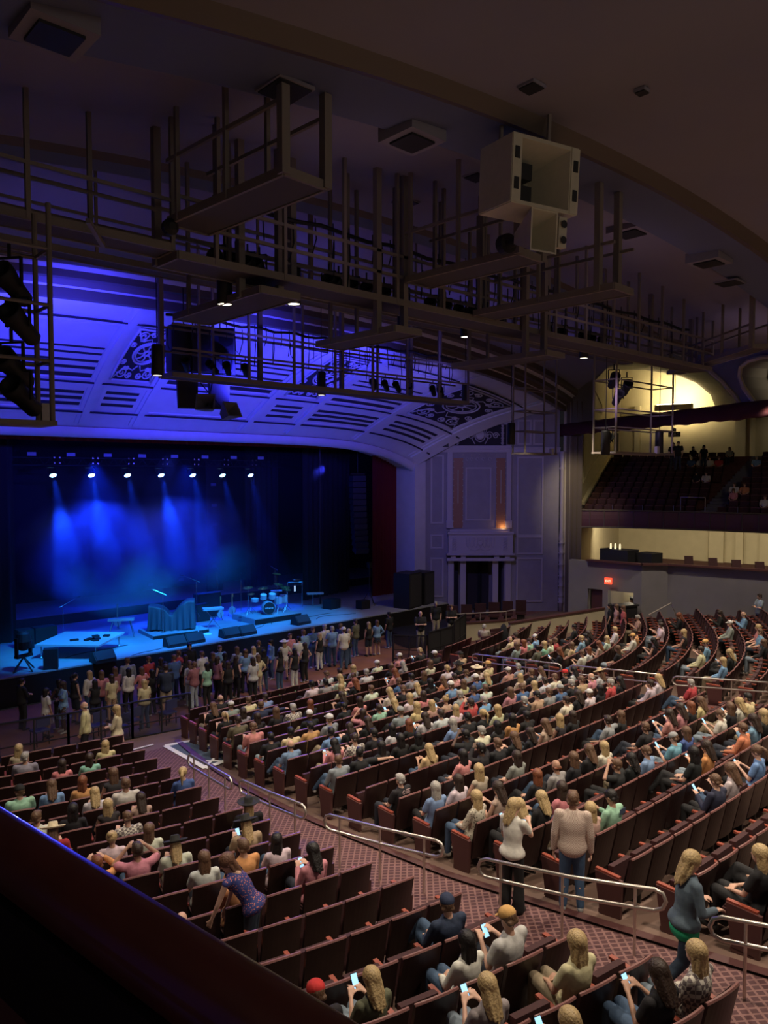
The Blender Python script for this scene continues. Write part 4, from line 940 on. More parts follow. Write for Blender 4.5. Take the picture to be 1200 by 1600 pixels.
# hair and hats, built about the head centre
def hairmesh(style):
    m = MB()
    def skull(e=.014, zc=.035): ell(m, (0, -.022, zc), (.078 + e, .095 + e, .088 + e), 16, 12)
    if style == 'S': skull(.010); cap_geo(m, (-.05, -.075, -.03), (.05, -.075, -.03), .035, .035); cap_geo(m, (-.04, .05, .085), (.04, .05, .085), .028, .028)
    if style == 'N': cap_geo(m, (-.055, -.075, -.02), (.055, -.075, -.02), .032, .032); [cap_geo(m, (s * .072, -.05, -.01), (s * .076, -.01, .0), .018, .012) for s in (-1, 1)]
    if style in 'LHV':
        if style == 'L': skull(.018)
        for s in (-1, 1):
            cap_geo(m, (s * .066, -.02, .03), (s * .072, -.04, -.13), .024, .026); cap_geo(m, (s * .072, -.04, -.13), (s * .062, -.075, -.25), .026, .014)
        for x in (-.04, 0, .04): cap_geo(m, (x, -.075, .03), (x * 1.2, -.085, -.14), .038, .038); cap_geo(m, (x * 1.2, -.085, -.14), (x * .95, -.110, -.30 + abs(x) * .9), .036, .014)
        for i in range(8): x = -.07 + .02 * i; cap_geo(m, (x, -.108 + abs(x) * .4, .03), (x * 1.1 + .012 * math.sin(i * 5), -.118 + abs(x) * .4, -.25 - .03 * math.sin(i * 3)), .010, .008, 6, 2)
    if style == 'P': skull(.012); cap_geo(m, (0, -.12, .06), (0, -.17, .0), .03, .036); cap_geo(m, (0, -.17, 0), (0, -.155, -.2), .036, .015)
    if style == 'U': skull(.012); ell(m, (0, -.10, .11), (.045, .045, .042))
    return fuse(m, 'hair_' + style, M_HAIR, .009, 2)
HAIR = {k: hairmesh(k) for k in 'SNLHPU'}
def hatmesh(kind):
    m = MB()
    if kind == 'C':
        ell(m, (0, -.018, .055), (.093, .108, .082), 18, 12); m2 = MB()
        for i in range(7): a = R(-48 + 16 * i); cap_geo(m, (.07 * math.sin(a), .07, .048), (.075 * math.sin(a), .055 + .10 * math.cos(a), .035), .007, .006, 6, 2)
        return fuse(m, 'cap', M_CLOTH, .009, 1)
    m.lathe([(.0, .16), (.055, .165), (.075, .15), (.085, .06), (.10, .055), (.17, .05), (.205, .075), (.203, .083), (.17, .060), (.1, .066), (.07, .07)], (0, -.015, 0), 26, cap=False)
    me = m.mesh('brimmed_hat', M_CLOTH, True); return me
HAT = {'C': hatmesh('C'), 'H': hatmesh('H')}
em = MB(); [ell(em, (s * .029, .088, .012), (.011, .006, .006), 8, 6) for s in (-1, 1)]; [em.bar((s * .012, .093, .032), (s * .042, .084, .032), .005, .005) for s in (-1, 1)]; ME_EYES = em.mesh('eyes', M_EYE)
PH = MB().box((0, 0, 0), (.075, .009, .15)).mesh('phone_body', M_BLACK); PHS = MB().box((0, -.006, 0), (.067, .003, .138)).mesh('phone_screen', mat('phone_screen', (.2, .4, .6), .3, emit=(.35, .65, .9), es=1.3))
SK = {'l': (.60, .36, .26), 'm': (.44, .25, .17), 'd': (.10, .05, .032)}
HC = {'b': (.46, .33, .16), 'B': (.13, .07, .04), 'd': (.035, .02, .014), 'k': (.010, .008, .008), 'g': (.36, .34, .31), 'r': (.20, .065, .028)}
HN = {'b': 'blonde', 'B': 'brown-haired', 'd': 'dark-haired', 'k': 'black-haired', 'g': 'grey-haired', 'r': 'auburn-haired'}
TC = {'w': (.62, .60, .54), 'k': (.012, .012, .014), 'g': (.26, .28, .28), 'b': (.18, .32, .50), 'B': (.06, .12, .26), 'p': (.60, .24, .24), 'r': (.42, .05, .05), 'o': (.62, .27, .12),
      'y': (.60, .52, .30), 'G': (.12, .12, .075), 't': (.48, .30, .20), 'c': (.5, .45, .4), 'm': (.28, .50, .38), 'n': (.02, .03, .06), 'l': (.50, .50, .50), 'e': (.5, .45, .36), 'v': (.30, .12, .14)}
TN = {'w': 'white', 'k': 'black', 'g': 'grey', 'b': 'light blue', 'B': 'denim blue', 'p': 'pink', 'r': 'red', 'o': 'orange', 'y': 'cream', 'G': 'olive', 't': 'tan', 'c': 'checked', 'm': 'mint green', 'n': 'navy', 'l': 'pale grey', 'e': 'leopard print', 'v': 'maroon'}
def dress_up(fig, e_name, loc, rz, hair, hc, topc, top='top_short', bottom='trousers', bc=(.03, .04, .07), skin='l', shoec=(.05, .045, .04), hatc=None, label=None, group=None, scale=1.0, hat=None, eyes=True, topmat=None):
    o = link(e_name, fig['body'], None, loc, (0, 0, rz), scale, SK[skin], label=label, cat='person', group=group)
    t = link('dress' if top == 'dress' else 'shirt', fig[top], o, color=topc)
    if topmat: t.material_slots[0].link = 'OBJECT'; t.material_slots[0].material = topmat
    if top != 'dress' and bottom: link({'flare': 'trousers'}.get(bottom, bottom), fig[bottom], o, color=bc)
    link('shoes', fig['shoes'], o, color=shoec)
    hp = fig['head']; f = Vector(fig['hf']); hr = math.atan2(-f.x, f.y); tilt = math.asin(max(-1, min(1, f.normalized().z)))
    if hair: link('hair', HAIR[hair], o, hp, (tilt, 0, hr), color=hc)
    if hat: link('hat', HAT[hat], o, hp, (tilt, 0, hr), color=hatc)
    if eyes: link('eyes', ME_EYES, o, hp, (tilt, 0, hr))
    return o
FIGS = {}
for fem in (False, True):
    t = 'F' if fem else 'M'
    FIGS['sit' + t] = figure('sit', 'lap', 'lap', fem, name='s' + t)
    FIGS['six' + t] = figure('sit_x', 'lap', 'cross', fem, name='sx' + t, head_f=(.35, .93, 0))
    FIGS['sip' + t] = figure('sit', 'phone', 'phone', fem, name='sp' + t, head_f=(0, .93, -.36))
    FIGS['siu' + t] = figure('sit', 'up', 'up', fem, name='su' + t)
FIGS['sia'] = figure('sit', 'lap', 'out', False, name='sa', head_f=(.5, .86, 0))
FIGS['sik'] = figure('sit_k', 'lap', 'phone', True, name='sk', head_f=(-.2, .9, -.3))
def hair_of(code):
    st, c = code[0], code[1]
    if st == 'C': return 'S', HC['B'], 'C', c
    if st == 'H': return 'H', HC['B'] if c != 'k' else HC['b'], 'H', c
    return st, HC[c], None, None
HATC = {'w': (.66, .65, .62), 'k': (.012, .012, .012), 'g': (.3, .31, .31), 'y': (.62, .36, .12), 'r': (.55, .03, .03), 'n': (.02, .03, .07), 'B': (.10, .055, .03)}
HATC2 = {'w': (.66, .56, .38), 'y': (.55, .42, .24), 'k': (.01, .01, .01), 'B': (.12, .07, .04)}
HATN = {'w': 'white', 'k': 'black', 'g': 'grey', 'y': 'yellow', 'r': 'red', 'n': 'navy', 'B': 'brown'}
def who(code, tc):
    if code[0] in 'CH': h = f"person in {HATN[code[1]]} {'cap' if code[0] == 'C' else 'hat'} and {TN[tc]} top"
    elif code[0] == 'N': h = f"balding person in {TN[tc]} top"
    else: h = f"{HN[code[1]]} person in {TN[tc]} top"
    return h
PAT = {'c': M_CHECK, 'e': M_LEO}
rng = random.Random(3)
for s in ST:
    key = (s[0], s[1], s[2])
    if key not in PEOPLE: continue
    code = PEOPLE[key]; blk, row, i, x, y, z, t = s; tc = code[2]; ps = code[3:]
    fem = code[0] in 'LPU'; T = 'F' if fem else 'M'
    hair, hc, hat, hcc = hair_of(code)
    if ps == 'a': fig = FIGS['sia']
    elif ps == 'u': fig = FIGS['siu' + T]
    elif ps == 'f': fig = FIGS['sip' + T]
    else: fig = FIGS[rng.choice(['sit', 'sit', 'six', 'sip']) + T]
    if key in ((('right', 99, 0)),): fig = FIGS['sik']
    top = 'top_none' if (tc == 't' and fem) else rng.choice(['top_short', 'top_short', 'top_long'])
    if tc == 't' and fem: col = (.03, .025, .03) if rng.random() < .5 else (.45, .35, .25)
    else: col = TC[tc]
    col = tuple(c * rng.uniform(.85, 1.12) for c in col)
    pl = {'left': 'carpet aisle', 'centre': 'carpet aisle', 'right': 'far aisle'}[blk]
    wn = who(code, tc)
    lab = f"{wn}, {blk} block, {ORD[row]} row, {ORD[i]} from {pl}"
    hcol = (HATC2 if hat == 'H' else HATC).get(hcc) if hat else None
    sk = 'd' if (code in ('Cwk',) and row < 8) or (code[1] == 'k' and code[0] in 'S' and rng.random() < .25) else rng.choice('lllm')
    per = dress_up(fig, 'person', (x, y + .02, z), t + rng.uniform(-.16, .16), hair, hc, col, top, 'trousers', rng.choice([(.02, .025, .04), (.05, .09, .16), (.012, .012, .014), (.20, .25, .30), (.25, .2, .13)]), sk, rng.choice([(.02, .02, .02), (.4, .38, .34)]), hcol, lab, 'seated audience', rng.uniform(.95, 1.03), hat, eyes=(s in near), topmat=PAT.get(tc))
    if key == ('centre', 11, 0):                            # pale print across the back of the black T-shirt
        m = MB(); m.tube([(-.07 + .035 * math.cos(q * .5), -.272, 1.0 + .035 * math.sin(q * .5)) for q in range(13)], .005, 5)
        for q in range(3): m.box((.045, -.272, .965 + .035 * q), (.12 - .02 * (q % 2), .008, .014))
        for q in range(4): m.box((.0 + .03 * q, -.272, .98), (.01, .008, .05))
        m.build('shirt_print', mat('print_pale_pink', (.6, .42, .42), .8), per)
    if key == ('centre', 15, 2): MB().box((.06, -.272, 1.0), (.16, .008, .09)).build('shirt_print', mat('print_slate', (.05, .07, .12), .8), per)
    if ps == 'f' or (ps == '' and fig in (FIGS['sipF'],) and rng.random() < .3):
        m = Matrix.Translation((x, y + .02, z)) @ Matrix.Rotation(t, 4, 'Z'); w = (fig['W'][-1][1] + fig['W'][1][1]) / 2 + Vector((0, .09, .03))
        e = empty('mobile_phone', m @ w, t, label=f"lit phone held in {ORD[i]} seat from {pl}, {ORD[row]} row, {blk} block", cat='phone', group='phones held by the audience'); e.rotation_euler = (R(-35), 0, t)
        link('case', PH, e); link('screen', PHS, e)
CROWD_DATA = ('34,1063,S,k,k,k,R,l 72,1073,L,k,w,D,R,m 92,1062,L,k,k,k,0,d 98,1067,L,d,b,D,L,d 117,1055,P,k,k,h,R,l 140,1050,L,b,w,n,0,l 148,1060,L,k,k,h,0,l 159,1051,L,B,p,n,0,l '
 '173,1053,L,d,y,D,0,l 180,1045,L,B,v,n,0,l 199,1035,S,B,g,k,0,l 200,1043,L,k,w,k,0,l 221,1040,L,B,p,k,0,l 237,1030,S,B,r,k,0,l 237,1045,L,k,k,k,0,l 225,1063,L,b,y,n,0,l '
 '258,1037,S,k,k,k,0,m 259,1047,S,d,n,t,0,l 272,1028,S,B,B,n,0,l 279,1022,S,B,r,k,0,l 296,1013,S,k,k,k,F,l 297,1033,L,B,l,b,0,l 303,1036,S,B,v,b,0,l 318,1020,S,B,w,k,0,l '
 '322,1035,L,k,m,k,0,l 340,1027,L,d,v,k,R,l 343,1014,S,B,b,k,F,l 351,1020,L,k,k,k,0,l 370,1012,L,B,g,k,0,l 369,1024,L,d,k,k,R,l 356,1032,L,d,k,k,0,m 397,1013,L,b,l,b,0,l '
 '395,1030,L,d,l,k,0,l 404,1005,S,B,k,n,0,l 410,1014,L,k,k,n,0,l 403,1021,L,B,y,D,0,l 423,999,L,k,b,n,L,l 437,1016,L,k,k,n,0,l 444,1000,H,w,w,D,0,l 453,993,S,B,p,k,F,l '
 '460,1013,L,k,k,W,0,l 467,999,S,k,w,k,0,l 474,990,S,B,b,k,0,m 476,1003,L,d,k,k,0,l 489,985,S,B,B,n,F,l 499,988,L,b,k,W,0,l 510,982,S,g,w,n,0,l 516,983,S,g,b,n,0,l '
 '532,978,S,B,n,n,R,l 537,987,C,w,w,n,0,l 545,981,L,b,k,n,0,l 555,971,S,d,G,n,0,l 578,970,L,b,k,h,0,l 587,969,L,B,b,S,0,l 608,960,S,k,k,n,0,m 246,1030,L,d,k,k,0,l '
 '289,1025,L,d,k,k,0,l 330,1018,L,B,k,k,0,l 384,1016,L,B,b,k,0,l ')
# ================================================================ STANDING PEOPLE
for fem in (False, True):
    t = 'F' if fem else 'M'
    FIGS['st' + t] = figure('std', 'rest', 'rest', fem, name='st' + t)
    FIGS['sc' + t] = figure('std', 'cross', 'cross', fem, name='sc' + t)
FIGS['sd'] = figure('std', 'drink', 'hip', True, name='sd')
BC = {'k': (.012, .012, .014), 'n': (.05, .09, .17), 't': (.42, .36, .24), 'b': (.34, .40, .45), 'W': (.62, .62, .58)}
BN = {'k': 'dark trousers', 'n': 'jeans', 't': 'khaki shorts', 'b': 'pale jeans', 'W': 'white trousers', 'h': 'short shorts', 'S': 'checked skirt'}
def unproj(px, py, z):
    B = R(42.7); pt = math.atan(58 / 1180.0); r = (px - 600) / 1180; u = (800 - py) / 1180
    fw = math.cos(pt) + u * math.sin(pt); up = -math.sin(pt) + u * math.cos(pt)
    d = Vector((fw * math.sin(B) + r * math.cos(B), fw * math.cos(B) - r * math.sin(B), up)); k = (z - CAM[2]) / d.z
    return Vector(CAM) + d * k
crowd = [(float(a[0]), float(a[1]), *a[2:]) for a in (l.split(',') for l in CROWD_DATA.split())]
crowd.sort(key=lambda a: a[0]); seen = {}
pos = [unproj(a[0], a[1], 1.66) for a in crowd]
for it in range(30):                                       # nobody stands inside a neighbour
    for i in range(len(pos)):
        for k in range(i):
            d = pos[i] - pos[k]; d.z = 0
            if d.length < .44: d = d.normalized() * (.44 - d.length) / 2 if d.length > 1e-3 else Vector((.1, 0, 0)); pos[i] += d; pos[k] -= d
        if pos[i].y > -.38: pos[i].y = -.38
for i, (a, p) in enumerate(zip(crowd, pos)):
    px, py, st, hc, tc, bt, fc, sk = a; fem = st in 'LPH'; T = 'F' if fem else 'M'
    fig = FIGS[('sc' if i % 3 == 0 else 'st') + T] if not (fem and i % 5 == 2) else FIGS['sd']
    rz = {'0': rng.uniform(-.35, .35), 'R': -1.4, 'L': 1.5, 'F': 3.0}[fc]
    top = 'dress' if bt == 'D' else (rng.choice(['top_short', 'top_long']) if tc != 'k' or not fem else 'top_none')
    bot = {'h': 'shorts', 't': 'shorts', 'S': 'skirt'}.get(bt, 'trousers')
    bc = BC.get(bt, (.02, .03, .05)); hat = 'H' if st == 'H' else ('C' if st == 'C' else None)
    hn = 'white-hatted' if st == 'H' else 'white-capped' if st == 'C' else HN[hc]
    lab = f"{hn} person in {TN[tc]} {'dress' if bt == 'D' else 'top'}" + ('' if bt == 'D' else f" and {BN[bt]}")
    rel = f", standing {ORD[i] if i < 24 else ''}".rstrip()
    if i < 24: lab += f", {ORD[i]} of the stage crowd from left"
    elif len(crowd) - 1 - i < 24: lab += f", {ORD[len(crowd) - 1 - i]} of the stage crowd from right"
    else: lab += f", crowd middle, {ORD[i - 24]} along"
    dress_up(fig, 'person', (p.x, p.y, .04), rz, {'H': 'H', 'C': 'S'}.get(st, st), HC['b' if st == 'H' else 'B' if st == 'C' else hc], TC[tc], top, bot, bc, sk, rng.choice([(.02, .02, .02), (.5, .48, .44)]),
             (.66, .65, .6) if hat else None, lab, 'crowd standing at the stage', rng.uniform(.95, 1.03) * (.96 if fem else 1.03), hat)
def stand_at(px, py, zf, fig, rz, lab, hair, hc, tc, top='top_short', bottom='trousers', bc=(.02, .02, .03), skin='l', sc=1.0, byfeet=False, h=1.66, group=None, **kw):
    p = unproj(px, py, zf if byfeet else zf + h * sc)
    return dress_up(fig, 'person', (p.x, p.y, zf), rz, hair, HC[hc], tc, top, bottom, bc, skin, label=lab, group=group, scale=sc, **kw), p
# couple walking in front of the first left row
stand_at(132, 1100, .30, FIGS['stM'], 1.0, 'balding man in glasses and pale yellow shirt standing by the black fence', 'N', 'g', (.60, .55, .30), 'top_long', bc=(.012, .012, .02))
stand_at(182, 1105, .30, FIGS['scF'], .9, 'long-haired woman in cream jacket and pink skirt beside the black fence', 'L', 'b', (.62, .55, .38), 'top_long', 'skirt', (.5, .28, .24))
# security staff beside the right of the pit
for px, py, n, hr_, lab, sk in ((657, 957, 'cM', 'N', 'balding guard in black shirt reading his hands beside the barricade, left of three', 'l'), (681, 942, 'tM', 'S', 'tallest guard in black shirt and khaki trousers, middle of three', 'l'), (705, 947, 'cM', 'S', 'guard in black shirt with folded arms, right of three by the side box', 'l')):
    stand_at(px, py, .55, FIGS['s' + n], 2.5, lab, hr_, 'g' if px < 700 else 'B', (.010, .010, .012), bc=(.36, .32, .22), group='guards in black shirts')
struct(MB().prism([(5.5, -3.3, 0), (9.6, -3.6, 0), (10.6, -1.2, 0), (6.0, -1.0, 0)], (0, 0, .55)), 'stage_side_platform', M_BLACK)
for px, py, tc, lab in ((953, 945, (.01, .01, .012), 'black-haired woman in black dress at the exit door'), (963, 946, (.5, .3, .3), 'woman in rose top second in line at the exit door'), (974, 948, (.5, .12, .12), 'woman in coral top and dark jeans at the podium')):
    stand_at(px, py, .78, FIGS['stF'], .6, lab, 'L', 'k' if px < 960 else 'B', tc, bottom='trousers', sc=.97)
dress_up(FIGS['stF'], 'person', (14.2, -9.9, .62), 1.6, 'L', HC['k'], (.5, .48, .42), label='brightly lit person beyond the doorway behind the podium')
stand_at(1187, 930, 1.45, FIGS['scM'], .9, 'dark-haired man in pale blue shirt standing at the far right wall', 'S', 'd', (.34, .42, .48))
# balcony figures
for i, (px, py, st, hc, tc, lab) in enumerate([(1052, 693, 'S', 'k', 'k', 'dark usher with a glowing phone beneath the section sign, left one'), (1060, 691, 'S', 'k', 'k', 'dark usher beneath the section sign, right one of the pair'),
        (1083, 699, 'L', 'k', 'k', 'long-haired figure standing behind the seated balcony row, left'), (1100, 697, 'L', 'k', 'k', 'long-haired figure standing behind the seated balcony row, right')]):
    r = 9; z = 5.5 + .34 * r
    p = unproj(px, py, z + 1.66)
    dress_up(FIGS['stM' if st == 'S' else 'stF'], 'person', (p.x, p.y, z), 2.0, st, HC[hc], TC[tc], label=lab, group='people standing on the balcony')
bp = [(1073, 713, 'S', 'g', 'B'), (1087, 713, 'L', 'b', 'w'), (1104, 715, 'S', 'k', 'w'), (1120, 713, 'S', 'B', 'r'), (1140, 715, 'L', 'B', 'g'), (1153, 709, 'S', 'g', 'b'), (1091, 741, 'L', 'k', 'k'), (1102, 741, 'S', 'k', 'w'), (1132, 754, 'S', 'B', 'w'),
      (1141, 757, 'L', 'B', 'p'), (1150, 756, 'S', 'B', 'o'), (1187, 778, 'S', 'B', 'w'), (1204, 745, 'S', 'B', 'w'), (1212, 752, 'L', 'B', 'B')]
usedb = set()
for i, (px, py, st, hc, tc) in enumerate(bp):
    best = min((((pj(p.x, p.y, p.z + 1.25)[0] - px) ** 2 + (pj(p.x, p.y, p.z + 1.25)[1] - py) ** 2), k) for k, (r, p, rz) in enumerate(BALC) if k not in usedb)
    usedb.add(best[1]); r, p, rz = BALC[best[1]]; T = 'F' if st == 'L' else 'M'
    dress_up(FIGS['sit' + T], 'person', (p.x, p.y, p.z), rz, st, HC[hc], TC[tc], 'top_short', 'trousers', (.02, .03, .05), label=f"{HN[hc]} person in {TN[tc]} top, {ORD[i]} of the seated balcony people from top left", group='people seated on the balcony')
# ---- the near figures
def lean(j):
    for k in ('ch', 'nk', 'hd', 'sl', 'sr'): j[k] = j[k] + Vector((0, .04, 0))
fw = figure('std', (( .04, .05, -.28), (-.02, .14, -.50)), ((.05, .16, -.22), (-.10, .36, -.12)), True, vox=.009, name='near_a', head_f=(.5, .85, -.25), tweak=lean)
o, p = stand_at(800, 1423, F(-10.7, -21.9) + .01, fw, -1.45, 'woman in white blouse and long black flared trousers texting beside the handrail', 'L', 'b', (.66, .64, .58), 'top_short', 'flare', (.010, .010, .011), byfeet=True, sc=.98)
m = Matrix.Translation(o.location) @ Matrix.Rotation(-1.45, 4, 'Z')
e = empty('mobile_phone', m @ ((fw['W'][-1][1] + fw['W'][1][1]) / 2 + Vector((0, .12, .08))), -1.15, label='blue-screened phone held up by the woman in the white blouse', cat='phone'); e.rotation_euler = (R(-20), 0, -1.15 + .3)
link('case', PH, e); link('screen', PHS, e)
fm = figure('std', 'down', 'down', False, vox=.009, name='near_b')
stand_at(893, 1422, F(-10.2, -22.5) + .01, fm, -.95, 'man in pale tan long-sleeved shirt and blue jeans with his back turned', 'S', 'B', (.60, .46, .32), 'top_long', bc=(.05, .10, .19), byfeet=True, sc=1.04, shoec=(.3, .3, .3), topmat=M_FINE)
def stride(j):
    j['kl'] = Vector((-.08, .20, .52)); j['al'] = Vector((-.08, .22, .09)); j['kr'] = Vector((.08, -.06, .50)); j['ar'] = Vector((.09, -.42, .20))
    for k in ('ch', 'nk', 'hd', 'sl', 'sr'): j[k] = j[k] + Vector((0, .06, 0))
fs = figure('std', ((.06, .02, -.28), (-.02, .24, -.30)), ((.06, .02, -.28), (-.02, .24, -.30)), True, vox=.009, name='near_c', head_f=(.1, .95, -.3), tweak=stride)
o, p = stand_at(1068, 1560, F(-11.2, -24.8) + .01, fs, -2.15, 'blonde woman in denim jacket over green top striding along the carpet aisle', 'L', 'b', (.10, .14, .18), 'top_long', bc=(.02, .035, .06), byfeet=True, shoec=(.02, .02, .02), sc=1.0)
j = fs['j']; m = MB(); cap_geo(m, j['hip'] + Vector((-.05, 0, -.10)), j['hip'] + Vector((.05, 0, -.10)), .142, .142); link('undershirt', fuse(m, 'undershirt', M_CLOTH, .012, 2), o, color=(.02, .36, .17))
def bend(j):
    for k in ('ch',): j[k] = j[k] + Vector((0, .22, -.06))
    for k in ('nk', 'hd', 'sl', 'sr'): j[k] = j[k] + Vector((0, .34, -.11))
fl = figure('std', ((.02, .10, -.27), (.0, .20, -.50)), 'rest', True, vox=.009, name='near_d', head_f=(-.4, .8, -.45), tweak=bend)
dress_up(fl, 'person', (-14.1, -20.15, F(-14.1, -20.15)), .75, 'L', (.13, .06, .035), (.03, .05, .2), 'top_none', 'trousers', (.02, .03, .05), 'l', label='auburn-haired woman in blue floral top leaning over a seat in the left block', scale=1.0, topmat=M_FLORAL)
# ================================================================ STAGE EQUIPMENT
def thing(mb, name, m, label, cat, group=None, **kw): return mb.build(name, m, label=label, cat=cat, group=group, **kw)
ZS = 1.1
M_CHROME = mat('chrome', (.6, .6, .62), .25, 1); M_SHELL = mat('drum_shell', (.45, .45, .5), .35); M_BRASS = mat('cymbal_brass', (.75, .6, .25), .3, .9)
M_HEADS = mat('drum_head', (.8, .8, .8), .5); M_KEYB = mat('keyboard_grey', (.5, .5, .52), .4); M_SPKB = mat('speaker_black', (.012, .012, .014), .6)
# riser and drum kit
rr = MB().box((0, 0, .14), (2.7, 2.1, .28)); o = rr.build('drum_riser', M_STAGE, loc=(1.65, 3.0, ZS), label='low carpeted riser under the drum kit', cat='riser'); setp(MB().box((0, -1.06, .13), (2.72, .02, .24)).build('skirt', M_BLACK, o))
dk = empty('drum_kit', (1.65, 3.0, ZS + .28), -.35, label='drum kit with cymbals on the low riser, centre of the stage', cat='drum kit')
bd = MB(); bd.lathe([(.30, -.2), (.315, -.2), (.315, .2), (.30, .2)], (0, -.35, .34), 24, (0, 1, 0)); b = bd.build('bass_drum', M_SHELL, dk)
MB().lathe([(.0, 0), (.295, .0), (.295, .01)], (0, -.565, .34), 24, (0, 1, 0)).build('drum_head', M_SPKB, b)
wt = MB()                                                  # five pale block letters on the front head
for i in range(5): x = -.17 + i * .085; wt.box((x - .02, -.575, .34), (.014, .006, .075)); wt.box((x + .02, -.575, .34), (.014, .006, .075)); wt.box((x, -.575, .34 + (.03 if i % 2 else 0)), (.04, .006, .014))
wt.build('lettering', M_HEADS, b)
def drum(x, y, z, r, h, tilt=0):
    c = (x, y, z); ax = (0, -math.sin(tilt), math.cos(tilt)); o = MB().lathe([(r * .97, 0), (r, 0), (r, h), (r * .97, h)], c, 18, ax).build('drum', M_SHELL, dk); MB().lathe([(0, h), (r * .96, h + .004)], c, 18, ax, cap=False).build('drum_head', M_HEADS, o)
for a in ((-.22, -.25, .78, .16, .22, .3), (.22, -.25, .78, .17, .24, .3), (.62, .1, .42, .21, .34, 0), (-.55, .15, .6, .18, .15, .1), (.95, .3, .45, .21, .36, 0)): drum(*a)
for x, y, z, r in ((-.95, -.1, 1.35, .25), (-.7, .35, .95, .19), (-.15, .1, 1.25, .26), (.55, -.2, 1.45, .24), (.95, .0, 1.25, .26), (1.15, .45, 1.05, .25), (.62, .35, 1.9, .22)):
    cy = MB().lathe([(r, 0), (r * .6, .012), (.04, .03), (.03, .05), (0, .055)], (x, y, z), 20, (.1 * math.copysign(1, x), -.12, 1), cap=False).build('cymbal', M_BRASS, dk)
    m = MB().tube([(x, y, .25), (x, y, z)], .012, 6)
    for a in range(3): m.tube([(x, y, .3), (x + .25 * math.cos(a * 2.1), y + .25 * math.sin(a * 2.1), .01)], .010, 5)
    m.build('cymbal_stand', M_CHROME, dk)
st = MB().lathe([(.15, .5), (.16, .56), (.1, .58)], (.1, .6, 0), 14); st.tube([(.1, .6, 0), (.1, .6, .5)], .02); st.build('drum_stool', M_SPKB, dk)
# mic stands
def micstand(x, y, z, h, boom, rz, lab):
    m = MB(); m.tube([(0, 0, .02), (0, 0, h)], .012, 6); m.lathe([(.13, 0), (.13, .015), (.02, .03)], n=14)
    e = empty('microphone_stand', (x, y, z), rz, label=lab, cat='microphone stand', group='microphone stands'); m.build('stand', M_CHROME, e)
    b = MB(); b.tube([(-.15, 0, h - .08), (boom, 0, h + boom * .45)], .010, 6); b.build('boom', M_CHROME, e)
    MB().lathe([(.0, 0), (.014, .0), (.02, .12), (.028, .14), (.02, .18), (.0, .185)], (boom, 0, h + boom * .45), 10, (1, 0, .3)).build('microphone', M_SPKB, e)
for a in ((-4.0, 2.8, ZS + .15, 1.75, .4, 2.6, 'microphone stand over the covered keyboards, left end'), (-1.9, 3.6, ZS, 2.2, .6, 2.9, 'tallest boom microphone stand right of the covered keyboards'), (-7.6, 5.0, ZS, 1.5, .6, .0, 'boom microphone stand behind the low table'),
          (.3, 3.2, ZS + .2, 1.9, .4, 1.0, 'boom microphone stand left of the drum kit'), (3.0, 4.2, ZS, 2.3, .3, 2.0, 'tall microphone stand right behind the drums'), (-3.0, 1.4, ZS, 1.0, .1, 1.5, 'short microphone stand before the covered keyboards'), (1.2, 7.0, ZS, 2.1, .1, 1, 'slim straight stand at the back of the stage')):
    micstand(*a)
# low table on castors
tb = empty('stage_table', (-7.95, 2.0, ZS), -.80, label='large low table on short legs at the left of the stage', cat='table')
MB().box((0, 0, .56), (2.55, 2.5, .07)).build('table_top', M_KEYB, tb)
for x in (-1.1, 1.1):
    for y in (-1.1, 1.1): MB().tube([(x, y, .06), (x, y, .53)], .03, 8).lathe([(.03, -.03), (.05, 0), (.03, .03)], (x, y, .05), 10, (1, 0, 0)).build('leg', M_CHROME, tb)
gear = MB(); rg = random.Random(5)
for i in range(9): gear.box((rg.uniform(-.2, .9), rg.uniform(-.5, .5), .63), (rg.uniform(.1, .35), rg.uniform(.1, .25), .07), rz=rg.uniform(0, 3))
gear.build('pedal_gear', M_SPKB, loc=(-7.95, 2.0, ZS), rz=-.8, label='cluster of small black pedals and boxes on the low table', cat='equipment')
# laptop-like box and small synth table
e = empty('keyboard_stand', (-5.5, 3.8, ZS), -.5, label='small flat keyboard on four splayed legs left of the cloth cover', cat='keyboard'); MB().box((0, 0, .78), (1.1, .4, .09)).build('keyboard', M_KEYB, e)
for x in (-.45, .45):
    for y in (-.15, .15): MB().bar((x * .8, y, .74), (x * 1.2, y * 1.6, 0), .03).build('leg', M_CHROME, e)
e = empty('keyboard_stand', (-1.6, 2.6, ZS), -.3, label='tilted keyboard on a crossed stand right of the cloth cover', cat='keyboard'); MB().box((0, 0, .95), (.95, .32, .09), rx=.1).build('keyboard', M_KEYB, e)
for s in (-1, 1): MB().bar((s * .35, 0, .92), (-s * .35, 0, 0), .03).build('leg', M_CHROME, e)
